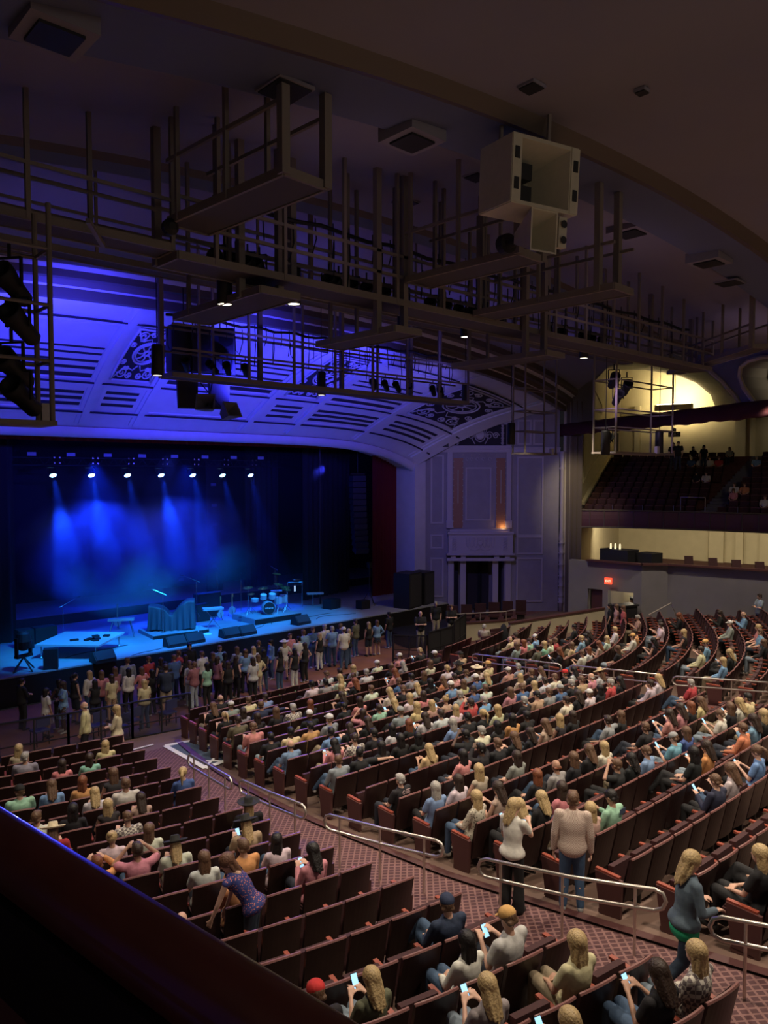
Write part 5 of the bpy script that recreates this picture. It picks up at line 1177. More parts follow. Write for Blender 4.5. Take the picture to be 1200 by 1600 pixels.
# covered instruments
rr = MB().box((0, 0, .08), (2.6, 1.9, .16)); o = rr.build('keyboard_riser', M_STAGE, loc=(-3.35, 3.1, ZS), rz=-.1, label='low dark riser beneath the cloth-covered instruments', cat='riser'); MB().box((0, -.97, .07), (2.6, .02, .14)).build('skirt', M_BLACK, o)
def drapes(u, v):
    x = -1.0 + 2.0 * u; k_ = max(0, min(1, (u - .45) / .45)); sag = 1.12 - .25 * max(0, min(1, u / .45)) ** 2 - .18 * math.exp(-((u - .5) / .12) ** 2) + .45 * k_ * k_ * (3 - 2 * k_)
    if v < .5: k = v / .5; y = -.42 + .05 * math.sin(u * 46) * (1 - k) + .02 * math.sin(u * 23); y -= .12 * (1 - k); z = .03 + (sag - .03) * k + (1 - k) * .06 * math.sin(u * 9)
    else: k = (v - .5) / .5; y = -.42 + .8 * k; z = sag + .06 * math.sin(k * 3.1)
    return (x * (1 + .06 * (1 - min(1, v * 2))), y, z)
dc = MB().grid(drapes, 90, 26); dc.grid(lambda u, v: (-1.0 + 2 * u, .38 + .05 * math.sin(u * 40) * v, drapes(u, 1)[2] * (1 - v) + .02 * v), 60, 8)
for ux in (0, 1): dc.grid(lambda u, v: Vector(drapes(ux, .5 + .5 * u)) * 1 + Vector((math.sin(u * 20) * .03 * v, 0, -(drapes(ux, .5 + .5 * u)[2] - .03) * v)), 16, 8)
thing(dc, 'dust_cover', mat('velvet_cover', (.05, .05, .065), .6, spec=.8), 'black cloth draped in folds over two tall keyboards on stage', 'cloth', smooth=True, loc=(-3.35, 3.2, ZS + .16), rz=-.55)
MB().box((-.9, 0, .5), (.12, .5, .9)).box((.9, 0, .55), (.12, .5, 1.1)).box((0, 0, .6), (1.8, .3, .08)).build('instrument_rack', M_SPKB, loc=(-3.35, 3.2, ZS + .14), rz=-.55, label='hidden instrument frame beneath the black cloth on stage', cat='rack')
# guitars on stands
def guitar(x, y, rz, lab):
    e = empty('electric_guitar', (x, y, ZS), rz, label=lab, cat='guitar', group='guitars on stands'); m = MB()
    m.prism([(math.cos(a) * (.17 + .03 * math.cos(2 * a)), 0, .32 + math.sin(a) * .22) for a in [i * math.pi / 10 for i in range(20)]], (0, .045, 0)); m.build('body', M_KEYB, e)
    MB().box((0, .02, .78), (.045, .03, .55)).box((.02, .02, 1.1), (.08, .02, .16)).build('neck', M_BRASS, e); MB().tube([(0, .05, .6), (-.15, .3, 0)], .012).tube([(0, .05, .6), (.15, .3, 0)], .012).tube([(0, .05, .5), (0, -.12, .02)], .012).build('guitar_stand', M_SPKB, e)
for a in ((-.25, 4.2, .2, 'pale electric guitar on a stand between the amplifier and drums'), (.65, 4.6, -.3, 'dark electric guitar on a stand just left of the drums'), (-4.9, 5.6, .1, 'white electric guitar on a stand behind the covered keyboards')): guitar(*a)
# amplifiers, monitors, side fills
def cab(name, x, y, z, w, d, h, rz, lab, m=M_SPKB, cat='loudspeaker', group=None, grille=True):
    e = empty(name, (x, y, z), rz, label=lab, cat=cat, group=group); MB().box((0, 0, h / 2), (w, d, h)).build('cabinet', m, e)
    if grille: MB().box((0, -d / 2 - .008, h / 2), (w * .9, .016, h * .9)).build('grille', mat('grille_cloth', (.03, .03, .035), .8), e)
    return e
cab('amplifier', -1.05, 4.7, ZS, .75, .4, .85, .1, 'square amplifier cabinet behind the tilted keyboard', cat='amplifier')
cab('amplifier', -.2, 5.6, ZS, 1.3, .5, 1.2, .0, 'wide amplifier cabinet beside the guitars', cat='amplifier')
for i, (x, y, rz, lab) in enumerate([(-7.9, -.0, .1, 'black floor monitor at the stage lip below the low table'), (-4.6, .55, 0, 'floor monitor left of a pair before the covered keyboards'), (-3.7, .6, 0, 'floor monitor right of a pair before the covered keyboards'),
        (-1.95, .55, 0, 'floor monitor left of a pair before the drum riser'), (-1.15, .5, .05, 'floor monitor right of a pair before the drum riser'), (2.1, .75, .1, 'floor monitor at the lip right of the drums'), (-6.2, .3, 0, 'small black box at the lip')]):
    if i == 6: continue
    e = empty('floor_monitor', (x, y, ZS), rz + math.pi, label=lab, cat='loudspeaker', group='floor monitors along the stage lip')
    m = MB(); m.prism([(-.42, -.28, 0), (-.42, .28, 0), (-.42, .28, .12), (-.42, .02, .42), (-.42, -.22, .36)], (.84, 0, 0)); m.build('cabinet', M_SPKB, e)
    MB().bar((-.36, .275, .14), (.36, .275, .14), .01, .01).prism([(-.38, .285, .13), (.38, .285, .13), (.38, .03, .43), (-.38, .03, .43)], (0, .01, .01)).build('grille', mat('grille_cloth', (.03, .03, .035), .8), e)
cab('subwoofer', 9.2, .6, ZS, 1.3, 1.0, 1.9, .25, 'tall black side-fill speaker stack at the right end of the stage'); cab('subwoofer', 10.6, .9, ZS, 1.1, 1.0, 1.8, .25, 'black speaker cabinet beside the proscenium jamb')
cab('road_case', 5.9, 3.1, ZS, .8, .6, .5, .2, 'small black case right of the microphone cart', cat='case', grille=False); cab('road_case', 7.1, 1.9, ZS, .6, .5, .45, 0, 'low black case near the right lip', cat='case', grille=False)
cab('road_case', -8.4, 5.0, ZS, .9, .6, .7, 0, 'black equipment case behind the low table', cat='case', grille=False); cab('road_case', -9.4, 4.4, ZS, .6, .6, .8, 0, 'tall black case at the left of the stage', cat='case', grille=False)
e = empty('keyboard_rig', (4.7, 4.8, ZS), -.5, label='percussion and keyboard rig right of the drums with a lit rack', cat='rig'); m = MB()
for x in (-.4, .4): m.tube([(x, 0, 0), (x, 0, 1.35)], .025)
m.tube([(-.4, 0, 1.35), (.4, 0, 1.35)], .025); m.tube([(-1, 0, 0), (-1, 0, .9)], .02); m.tube([(1, 0, 0), (1, 0, .7)], .02); m.build('frame', M_CHROME, e)
MB().box((-1, 0, .92), (.6, .3, .06)).box((1.1, -.1, .72), (.9, .35, .08)).build('pads', M_KEYB, e); MB().box((0, .02, 1.0), (.05, .02, .3)).build('rack_light', mat('rack_glow', (1, 1, 1), emit=(.55, .8, 1), es=2), e)
MB().lathe([(.22, 0), (.2, .02), (0, .05)], (0.1, 0, 1.5), 14).build('cymbal', M_BRASS, e)
e = empty('lamp_tripod', (8.2, 2.6, ZS), 0, label='tripod stand near the red curtain', cat='stand'); m = MB().tube([(0, 0, .7), (0, 0, 2.4)], .03)
for a in range(3): m.tube([(0, 0, .8), (.5 * math.cos(a * 2.1 + .4), .5 * math.sin(a * 2.1 + .4), 0)], .022)
m.build('tripod', M_METAL, e); MB().box((0, 0, 2.2), (.2, .2, .3)).build('head', M_SPKB, e)
# camera and followspot silhouettes at the near left corner of the stage
e = empty('moving_head_light', (-10.6, .6, ZS), .4, label='black moving-head light on a stand at the left stage corner', cat='stage light'); MB().lathe([(.10, 0), (.26, .1), (.30, .35), (.22, .62), (.12, .7)], (0, 0, .75), 16).build('head', M_SPKB, e)
MB().box((-.3, 0, .9), (.06, .15, .7)).box((.3, 0, .9), (.06, .15, .7)).box((0, 0, .55), (.66, .2, .1)).build('yoke', M_SPKB, e); m = MB()
for a in range(4): m.tube([(0, 0, .5), (.45 * math.cos(a * 1.57), .45 * math.sin(a * 1.57), 0)], .03)
m.build('base', M_SPKB, e)
cab('control_box', -9.75, .25, ZS, .5, .4, .75, -.4, 'black upright box beside the moving-head light', grille=False, cat='box'); 
# items on the floor
MB().lathe([(.18, 0), (.18, .02), (0, .022)], n=18).build('set_list_dish', M_HEADS, loc=(-2.4, 1.7, ZS), label='pale round sheet lying on the stage near the monitors', cat='sheet')
MB().lathe([(.03, 0), (.03, .17), (.012, .2), (.012, .23)], n=10).build('water_bottle', M_HEADS, loc=(-2.8, 1.8, ZS), label='clear water bottle standing near the round sheet on stage', cat='bottle')
cr = random.Random(9)
for k, (x, y) in enumerate([(-2.8, 2.0), (-.5, 1.2), (1, 1.6), (3.4, 1.2), (-6, 2), (5, 2), (-4.6, 1.1)]):
    pts = [Vector((x, y, ZS + .012))]; a = cr.uniform(0, 6)
    for i in range(14): a += cr.uniform(-.5, .5); pts.append(pts[-1] + Vector((math.cos(a) * .22, math.sin(a) * .12, 0)))
    thing(MB().tube(pts, .011, 5), 'stage_cable', M_SPKB, ['thin cable before the covered keyboards', 'cable winding before the drum riser', 'cable at the foot of the drum riser', 'cable right of the drum riser', 'cable right of the low table', 'cable near the keyboard rig', 'cable behind the left pair of monitors'][k], 'cable', group='cables on the stage floor')
# lighting truss with seven par lamps
tr = empty('lighting_truss', (-1.6, 7.6, 8.75), 0, label='horizontal black lighting truss above the back of the stage', cat='truss'); m = MB()
for z in (0, .35): m.tube([(-7.5, 0, z), (7.5, 0, z)], .025, 6)
for i in range(60): m.tube([(-7.5 + i * .25, 0, 0 if i % 2 else .35), (-7.25 + i * .25, 0, .35 if i % 2 else 0)], .012, 4)
m.build('truss_frame', M_METAL, tr)
for i in range(7):
    x = -7.02 + 1.785 * i
    e = empty('par_lamp', (x, 7.5, 8.25), 0, label=f'lit blue stage lamp on the truss, {ORD[i]} from left', cat='stage light', group='blue par lamps on the truss')
    MB().lathe([(.09, .34), (.12, .3), (.16, .1), (.175, .02), (.16, .02)], n=16, cap=False).build('lamp_body', M_SPKB, e); MB().box((-.2, 0, .3), (.02, .05, .4)).box((.2, 0, .3), (.02, .05, .4)).box((0, 0, .5), (.42, .05, .02)).build('yoke', M_SPKB, e)
    MB().lathe([(0, .02), (.15, .03), (.15, .04)], n=18).build('lens', M_PARL, e); e.rotation_euler = (R(-38), 0, 0)
    spot('par_light', (x, 7.38, 8.15), (x + .3, 5.2, 1.1), [9000, 13000, 7000, 8000, 8000, 5000, 3500][i], 24, .6, (.006, .055, 1), .1)
    if i < 8:
        m = MB()
        for a in (-.12, .12):
            for b in (.0, .25): m.box((x + a + .15, 7.4, 8.85 + b), (.07, .05, .07))
        m.build('truss_fixture', M_CHROME, label=f'small four-cell fixture on the truss above lamp, {ORD[i]} from left', cat='stage light', group='four-cell truss fixtures')
for i in range(8):
    MB().box((-8 + 1.75 * i, 7.35, 9.25), (.38, .04, .16)).build('truss_tag', mat('tag_pale', (.35, .38, .55), .7), label=f'pale rectangular tag hanging on the truss, {ORD[i]} from left', cat='tag', group='pale tags on the truss')
for i in range(9):
    x, z = [(-3.3, 1.9), (-1.2, 2.0), (.6, 2.1), (2.7, 7.4), (2.75, 6.2), (2.8, 5.1), (2.82, 4.0), (2.7, 2.7), (-5.2, 1.9)][i]
    MB().box((x, 9.9, z + .35), (.32, .05, .15)).build('drape_tag', mat('tag_blue', (.10, .11, .22), .7), label=f'dull tag on the rear stage drape, {ORD[i]} of nine', cat='tag', group='dull tags on the rear drape')
m = MB(); m.box((2.75, 9.95, 5.5), (1.0, .06, 8)); m.build('led_strip_wall', M_DRAPE, label='dark vertical column behind the tags at the rear of the stage', cat='panel')
spot('haze_wash_light', (-5.5, 6.6, 8.9), (-5.0, 6.0, 2), 5200, 84, .9, (.004, .03, 1), .2)
spot('haze_wash_light', (-.8, 6.6, 8.9), (-.6, 6.0, 2), 2200, 80, .9, (.004, .03, 1), .2)
# masking drapes and curtain
def curtain(x0, x1, y, z0, z1, fold, amp, m, name, lab, ry=0):
    n = int(abs(x1 - x0) * 14) + 10
    o = thing(MB().grid(lambda u, v: (x0 + (x1 - x0) * u, y + ry * u + amp * math.sin(u * fold) * (1 - .2 * v) + .03 * math.sin(u * fold * 2.3), z0 + (z1 - z0) * v), n, 3), name, m, lab, 'curtain', smooth=True)
    return o
curtain(10.2, 12.3, 4.6, ZS, 10.2, 60, .12, M_RED, 'stage_curtain', 'deep red stage curtain gathered at the right of the opening')
curtain(-17, 12.5, 4.3, 9.75, 11.5, 320, .08, M_RED, 'valance', 'dark red valance hanging inside the top of the proscenium arch')
curtain(6.3, 10.6, 6.2, ZS, 10.5, 60, .10, M_DRAPE, 'masking_drape', 'black masking drape right of the drums', ry=1.0)
curtain(4.6, 7.0, 9.6, ZS, 10.5, 40, .10, M_DRAPE, 'masking_drape', 'rear black masking drape behind the keyboard rig')
curtain(-16.5, -9.2, 6.0, ZS, 10.5, 90, .10, M_DRAPE, 'masking_drape', 'black masking drape at the left wing of the stage')
MB().lathe([(.05, 0), (.05, 9)], (6.3, 4.6, ZS), 8).build('scenery_pole', M_METAL, label='slim dark vertical pole right of the rig', cat='pole')
e = empty('line_array', (8.8, 4.3, 8.1), -.2, label='curved black hanging line array speaker before the red curtain', cat='loudspeaker')
for i in range(13):
    a = i * .03; MB().box((0, -.02 * i * i * .12, -.34 * i), (.85, .45, .3), rx=a * 1.1).build('array_box', mat('array_grille', (.02, .022, .05), .6), e)
MB().box((0, 0, .25), (.9, .1, .08)).tube([(0, 0, .25), (0, 0, 2.5)], .02).build('fly_bar', M_METAL, e)
# haze over the stage, thicker in a drifting cloud
hz = MB().box((-2.0, 5.6, 5.3), (22, 7.2, 8.3)).build('stage_haze', [], label='blue-lit haze and smoke drifting under the stage lamps', cat='haze', kind='stuff')
m = bpy.data.materials.new('haze'); m.use_nodes = True; nt = m.node_tree; nt.nodes.clear()
out = nt.nodes.new('ShaderNodeOutputMaterial'); vs_ = nt.nodes.new('ShaderNodeVolumePrincipled'); nt.links.new(vs_.outputs[0], out.inputs['Volume'])
vs_.inputs['Color'].default_value = (.7, .72, .9, 1); vs_.inputs['Anisotropy'].default_value = .1
tc = nt.nodes.new('ShaderNodeTexCoord'); nz = nt.nodes.new('ShaderNodeTexNoise'); nz.inputs['Scale'].default_value = .42; nz.inputs['Detail'].default_value = 3
nt.links.new(tc.outputs['Object'], nz.inputs['Vector'])
def mth(op, a, b, clamp=False):
    n = nt.nodes.new('ShaderNodeMath'); n.operation = op; n.use_clamp = clamp
    for i, q in enumerate((a, b)):
        if isinstance(q, (int, float)): n.inputs[i].default_value = q
        else: nt.links.new(q, n.inputs[i])
    return n.outputs[0]
sx = nt.nodes.new('ShaderNodeSeparateXYZ'); nt.links.new(tc.outputs['Object'], sx.inputs[0])
def blob(cx, cz_, rx, rz_):
    a = mth('DIVIDE', mth('SUBTRACT', sx.outputs[0], cx), rx); b = mth('DIVIDE', mth('SUBTRACT', sx.outputs[2], cz_), rz_)
    return mth('SUBTRACT', 1.0, mth('ADD', mth('MULTIPLY', a, a), mth('MULTIPLY', b, b)), True)
bl = mth('MAXIMUM', blob(-5.6, 4.6, 3.1, 2.6), mth('MULTIPLY', blob(-1.3, 5.0, 2.9, 2.3), .55))
dn = mth('MULTIPLY', mth('POWER', bl, 1.3), mth('MULTIPLY', mth('SUBTRACT', nz.outputs['Fac'], .36, True), 4.0))
dn = mth('ADD', mth('MULTIPLY', dn, .9), .009)
nt.links.new(dn, vs_.inputs['Density']); hz.data.materials.append(m)
# ================================================================ CATWALKS, HUNG LIGHTS, SPEAKERS
def catwalk(name, lab, p, q, wid, posts, ztop, rails=(.95,), th=.14, post_w=.09, group='painted catwalks under the ceiling'):
    """walkway from p to q with hanging posts up to the ceiling"""
    p = Vector(p); q = Vector(q); d = (q - p).normalized(); s = Vector((d.y, -d.x, 0)); e = empty(name, p, label=lab, cat='catwalk', group=group)
    L = lambda v: Vector(v) - p
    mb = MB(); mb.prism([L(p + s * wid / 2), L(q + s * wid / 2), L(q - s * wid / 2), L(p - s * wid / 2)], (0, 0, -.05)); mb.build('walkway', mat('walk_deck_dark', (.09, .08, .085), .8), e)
    mb = MB()
    for k in (-1, 1): mb.bar(L(p + s * k * wid / 2), L(q + s * k * wid / 2), .05, th)
    mb.bar(L(p + s * wid / 2), L(p - s * wid / 2), .05, th); mb.bar(L(q + s * wid / 2), L(q - s * wid / 2), .05, th); mb.build('edge_beam', M_WALK, e)
    for r in rails:
        for k in (-1, 1): MB().bar(L(p + s * k * wid / 2 + Vector((0, 0, r))), L(q + s * k * wid / 2 + Vector((0, 0, r))), .055, .06).build('rail', M_WALK, e)
    for i, t in enumerate(posts):
        k = 1 if i % 2 else -1
        for kk in ((k,) if len(posts) > 6 else (-1, 1)):
            b = p + (q - p) * t + s * kk * wid / 2; top = (cz(b.x, b.y) if ztop is None else ztop)
            w = post_w * (1.5 if i % 4 == 0 else .8)
            MB().bar(L(b + Vector((0, 0, -.05))), L(Vector((b.x, b.y, top))), w, w).build('post', M_WALK, e)
    return e
catwalk('lighting_catwalk', 'longest painted catwalk running full width under the ceiling', (-13.1, -16, 12.12), (7.9, -16, 12.12), .8, [i / 28 for i in range(29)], None, (.55, 1.0))
catwalk('lighting_catwalk', 'lower painted catwalk hung nearest the blue cove', (-9.1, -8, 11.2), (3.8, -8, 11.2), .7, [i / 15 for i in range(16)], None, (.75, 1.45))
catwalk('lighting_catwalk', 'left end stretch of catwalk running out of frame at the left', (-21.5, -16, 12.25), (-13.15, -16, 12.25), .6, [i / 7 for i in range(8)], None, (.8,))
catwalk('lighting_catwalk', 'short cross platform hung below the large ceiling hatch', (-12.75, -19.6, 12.6), (-12.95, -16.5, 12.6), .8, [0, .45, .9], None, (1.0,))
catwalk('lighting_catwalk', 'cross platform behind the cream horn loudspeakers', (-7.2, -19.5, 12.6), (-7.3, -16.5, 12.6), .8, [0, .5, .95], None, (1.0,))
catwalk('lighting_catwalk', 'cross platform right of the cream loudspeakers', (-4.9, -20.2, 12.2), (-5.0, -16.5, 12.2), .8, [.1, .5, .95], None, (.9,))
catwalk('lighting_catwalk', 'low cross platform under the main catwalk, left', (-11.1, -16.6, 11.75), (-11.1, -13.2, 11.75), .9, [.2, .8], None, ())
catwalk('lighting_catwalk', 'low cross platform under the main catwalk, middle', (-8.0, -16.9, 11.4), (-8.0, -14.2, 11.4), .8, [.2, .8], None, ())
catwalk('lighting_catwalk', 'low cross platform under the main catwalk, right', (-3.0, -17.2, 11.4), (-3.0, -14.0, 11.4), .8, [.2, .8], None, ())
catwalk('lighting_catwalk', 'rear catwalk high behind the main catwalk, half hidden', (-15, -12.4, 12.9), (9, -12.4, 12.9), .5, [i / 12 for i in range(13)], None, (.8,), post_w=.07)
catwalk('lighting_catwalk', 'far right catwalk running over the wing arches', (5.5, -19, 12.35), (9.5, -14.2, 12.35), .6, [0, .3, .6, .95], None, (.7,))
# hanging scaffold cages
def cage(lab, x0, x1, y0, y1, z0, z1, levels):
    e = empty('lighting_cage', (x0, y0, z0), label=lab, cat='lighting frame', group='hanging pipe frames'); w, d, h = x1 - x0, y1 - y0, z1 - z0
    for x in (0, w):
        for y in (0, d): MB().tube([(x, y, 0), (x, y, h)], .04, 8).build('upright', M_WALK, e)
    for l in levels:
        m = MB().tube([(0, 0, l), (w, 0, l)], .028, 6).tube([(0, d, l), (w, d, l)], .028, 6).tube([(0, 0, l), (0, d, l)], .028, 6).tube([(w, 0, l), (w, d, l)], .028, 6); m.build('crossbar', M_WALK, e)
    MB().box((w / 2, d / 2, 0), (w + .1, d + .1, .07)).build('platform', M_WALK, e)
cage('pipe lighting frame hanging at the left edge above the stage', -17.4, -15.55, -17.2, -16.6, 9.05, 12.2, (.9, 1.7, 2.5))
cage('pipe lighting frame hanging before the far balcony', 4.8, 9.0, -14.4, -13.5, 9.1, 12.9, (.9, 1.55, 2.6))
cage('pipe lighting frame hanging before the box wall', 5.0, 7.1, -10.3, -9.7, 9.15, 13.2, (.9, 1.7, 2.6))
for i, (px, py) in enumerate([(-15.55, -16.6), (6.75, -10.35), (7.7, -14.45)]):
    MB().box((px + (.12 if i == 0 else 0), py, 9.25), (.17, .12, .27)).build('junction_box', mat('pale_box', (.5, .5, .5), .6), label=['pale box at the foot of the left pipe frame', 'pale box hung before the box wall', 'pale box hung before the far balcony'][i], cat='junction box', group='pale boxes on the pipe frames')
# cylindrical downlights
DL = [((-11.53, -15.3, 11.67), 'largest black cylinder downlight, upper left of the row'), ((-9.85, -15.3, 12.03 - .1), 'black cylinder downlight, second from left on the main catwalk'), ((-4.39, -13, 12.21), 'black cylinder downlight below the middle of the main catwalk'),
      ((-1.69, -13, 12.54), 'black cylinder downlight just right of the middle one'), ((2.67, -12, 12.39), 'black cylinder downlight left of the catwalk end'), ((3.32, -14, 12.3), 'black cylinder downlight, last on the main catwalk'),
      ((-9.89, -9, 11.02), 'black cylinder downlight before the cove scrollwork'), ((-2.63, -7, 11.15), 'black cylinder downlight below the lower catwalk middle'), ((6.32, -6, 11.54), 'black cylinder downlight at the lower catwalk end'),
      ((4.5, -10.0, 9.5), 'cylinder lamp before the box frieze'), ((4.3, -14.3, 9.0), 'small cylinder lamp at the left of the far frame'), ((8.35, -14.2, 9.15), 'cylinder lamp at the right of the far frame')]
cyl = MB().lathe([(.0, .85), (.13, .85), (.155, .8), (.155, 0), (.145, 0), (.145, .06), (0, .07)], n=20, cap=False).mesh('cylinder_can', M_SPKB, True)
dsc = MB().lathe([(0, .015), (.135, .018), (.135, .03)], n=20).mesh('lamp_disc', M_LAMP)
rod = MB().tube([(0, 0, .85), (0, 0, 1.2)], .015, 6).mesh('hanger', M_METAL)
for (p, lab) in DL:
    e = empty('downlight', p, label=lab, cat='lamp', group='black cylinder downlights'); link('can', cyl, e); link('lamp', dsc, e); MB().tube([(0, 0, .85), (0, 0, cz(p[0], p[1]) - p[2] + .2)], .014, 6).build('hanger', M_METAL, e)
    p = Vector(p)
    spot('downlight_beam', p + Vector((0, 0, -.02)), p + Vector((0, 0, -5)), 260 if p.y < -5 else 100, 80, .6, WARM, .12)
# theatre spotlights
def spotmesh():
    b = MB().lathe([(.07, .34), (.10, .30), (.11, .05), (.14, -.12), (.14, -.2), (.125, -.2), (.1, -.05)], n=12, axis=(0, -.85, -.5), cap=False, c=(0, 0, -.35)).mesh('spot_body', M_SPKB, True)
    y = MB().box((-.15, 0, -.25), (.02, .04, .32)).box((.15, 0, -.25), (.02, .04, .32)).box((0, 0, -.08), (.32, .04, .02)).tube([(0, 0, -.08), (0, 0, .08)], .02, 6).mesh('spot_yoke', M_SPKB); return b, y
SB_, SY_ = spotmesh(); n1 = 0
def theatre_spot(p, rz, lab, sc=1.0, grp='black theatre spotlights on the catwalks'):
    e = empty('theatre_spotlight', p, rz, label=lab, cat='stage light', group=grp); e.scale = (sc,) * 3; link('lamp_body', SB_, e); link('yoke', SY_, e)
c1 = [345, 372, 390, 408, 515, 530, 552, 573, 600, 630, 672, 695, 718, 736, 760, 780, 855, 875, 905, 920, 935]
def xat(px, y):
    B = R(42.7); r = (px - 600) / 1180; d = (math.sin(B) + r * math.cos(B), math.cos(B) - r * math.sin(B)); return CAM[0] + d[0] / d[1] * (y - CAM[1])
for i, px in enumerate(c1): theatre_spot((xat(px, -15.4), -15.4, 12.85), rng.uniform(1.9, 2.5), f"black theatre spotlight, {ORD[i]} from left along the main catwalk", 1.05)
for i, px in enumerate([293, 333, 357, 385, 583, 602, 620, 640, 676, 688]): theatre_spot((xat(px, -7.6), -7.6, 12.0), rng.uniform(1.9, 2.5), f"small black spotlight, {ORD[i]} from left along the lower catwalk", .95)
for i, z in enumerate((11.5, 10.95, 10.3, 9.9)): theatre_spot((-16.0 + .1 * (i % 2), -16.9, z), 2.2, ['topmost', 'second', 'third', 'lowest'][i] + ' black spotlight on the left pipe frame', 1.25)
for i, (x, z) in enumerate(((5.3, 12.2), (5.6, 11.6), (4.9, 10.0), (6.2, 12.0))): theatre_spot((x, -14.0, z), 2.4, ['upper left', 'middle left', 'lower left', 'upper right'][i] + ' black spotlight on the far pipe frame', 1.3)
# drooping cables
cr = random.Random(21); nc = 0
for base, y0, x0, x1, zt_, num in (('main', -15.7, -11.5, 7, 13.5, 46), ('lower', -7.8, -8.8, 3.6, 12.9, 34)):
    for i in range(num):
        x = x0 + (x1 - x0) * (i + cr.random()) / num; l = cr.uniform(.35, 1.15); w = cr.uniform(-.25, .25)
        pts = [(x, y0, zt_), (x + .02, y0, zt_ - l * .5), (x + w * .4, y0 + .03, zt_ - l), (x + w, y0 + .03, zt_ - l * .85), (x + w * 1.2, y0, zt_ - l * .3)] if i % 3 == 0 else [(x, y0, zt_ + .2), (x + .03, y0, zt_ - l * .4), (x + cr.uniform(-.08, .08), y0, zt_ - l)]
        MB().tube(pts, .014, 5).build('hanging_cable', M_SPKB, label=f'black cable drooping from the {base} catwalk', cat='cable', group=f'cables drooping from the {base} catwalk')
for y, z, x0, x1, lab in ((-15.7, 13.55, -12, 7.5, 'main'), (-7.8, 13.0, -9, 3.7, 'lower')):
    m = MB(); m.tube([(x0 + (x1 - x0) * i / 30, y, z + .04 * math.sin(i * 1.9)) for i in range(31)], .045, 6); m.build('cable_bundle', M_SPKB, label=f'thick black cable bundle along the {lab} catwalk', cat='cable')
# central dark speaker cluster behind the lower catwalk
e = empty('speaker_cluster', (-6.6, -5.6, 12.6), -.4, label='dark hanging loudspeaker cluster behind the lower catwalk', cat='loudspeaker')
for i in range(3):
    MB().box((-.75 + .75 * i, .15 * abs(i - 1), -.1), (.7, .6, 1.5), rz=.25 * (1 - i)).build('cabinet', mat('cluster_brown', (.03, .026, .024), .8), e)
    MB().lathe([(.05, 0), (.2, .02), (.25, .1)], (-.75 + .75 * i, -.22, .25), 14, (0, -1, 0)).lathe([(.05, 0), (.2, .02), (.25, .1)], (-.75 + .75 * i, -.22, -.45), 14, (0, -1, 0)).build('driver', M_SPKB, e)
for i, x in enumerate((-.5, .55)): MB().box((x, .1, -1.5), (.6, .5, 1.1), taper=1.15).build('lower_cabinet', mat('cluster_brown', (.03, .026, .024), .8), e)
for x in (-.6, .6): MB().tube([(x, 0, .6), (x, 0, 1.9)], .02).build('hanger', M_METAL, e)
def horn(mb, w, h, d, tw, thh, wall=.04):                  # rectangular flare opening to -y
    def ringp(y, a, b): return [(-a / 2, y, -b / 2), (a / 2, y, -b / 2), (a / 2, y, b / 2), (-a / 2, y, b / 2)]
    vs = ringp(0, w, h) + ringp(0, w - 2 * wall, h - 2 * wall) + ringp(d, tw, thh) + ringp(d, tw + wall, thh + wall)
    fs = []
    for i in range(4):
        k = (i + 1) % 4; fs += [(i, k, 4 + k, 4 + i), (4 + i, 4 + k, 8 + k, 8 + i), (i, 12 + i, 12 + k, k)]
    fs.append((8, 9, 10, 11)); fs.append((15, 14, 13, 12)); mb.add(vs, fs)
for i, (x, y, z, rz, rx, lab) in enumerate([(-7.3, -7.0, 10.62, -.75, -.35, 'small horn loudspeaker tilted left under the dark cluster'), (-6.3, -7.0, 10.45, .2, -.5, 'small horn loudspeaker tilted right under the dark cluster')]):
    mb = MB(); horn(mb, .62, .55, .5, .2, .18); o = mb.build('horn_loudspeaker', mat('horn_grey', (.20, .19, .18), .6), label=lab, cat='loudspeaker', group='small horns under the dark cluster'); o.location = (x, y, z); o.rotation_euler = (rx, 0, rz); MB().tube([(0, .3, 0), (0, 1.3, 2.6)], .02).build('bracket', M_METAL, o)
# large cream horn cluster hung before the beam
hx, hy = -8.75, -21.0
e = empty('horn_cluster', (hx, hy + .05, 13.32), 0, label='large cream horn loudspeakers hung beneath the ceiling beam', cat='loudspeaker')
e.rotation_euler = (R(3), 0, R(-14)); e.scale = (1.1, 1.1, 1.1)
mb = MB(); W_, H_, D_ = 1.28, .98, .95
horn(mb, W_ - .28, H_ - .02, .75, .5, .5, .03)
mb.box((-W_ / 2 - .0, .40, 0), (.04, .80, H_)); mb.box((W_ / 2, .40, 0), (.04, .80, H_)); mb.box((0, .40, H_ / 2), (W_, .8, .03)); mb.box((0, .40, -H_ / 2), (W_, .8, .03)); mb.box((0, .8, 0), (W_, .03, H_))
for s in (-1, 1): mb.box((s * (W_ / 2 - .07), .0, 0), (.16, .03, H_))
mb.build('main_horn', M_HORN, e)
for s in (-1, 1):
    for z in (-.22, .22): MB().box((s * (W_ / 2 - .07), -.018, z), (.085, .02, .17)).build('port', M_SPKB, e)
for z in (-.2, .14): MB().box((-.1, .52, z), (.26, .3, .24)).build('driver', M_SPKB, e)
mb = MB(); horn(mb, .52, .64, .62, .16, .14, .025); mb.build('lower_horn', M_HORN, e, loc=(.03, .02, -.82))
MB().lathe([(.08, 0), (.09, .25), (.16, .27), (.16, .42), (.05, .44)], (0, .6, 0), 16, (0, 1, 0)).build('compression_driver', M_SPKB, e, loc=(.03, .02, -.82))
mb = MB().box((.42, .1, -.78), (.16, .12, .46)); mb.build('side_array', M_HORN, e)
for z in (-.9, -.66): MB().lathe([(.02, 0), (.06, .02)], (.42, .03, z), 12, (0, -1, 0)).build('tweeter', M_SPKB, e)
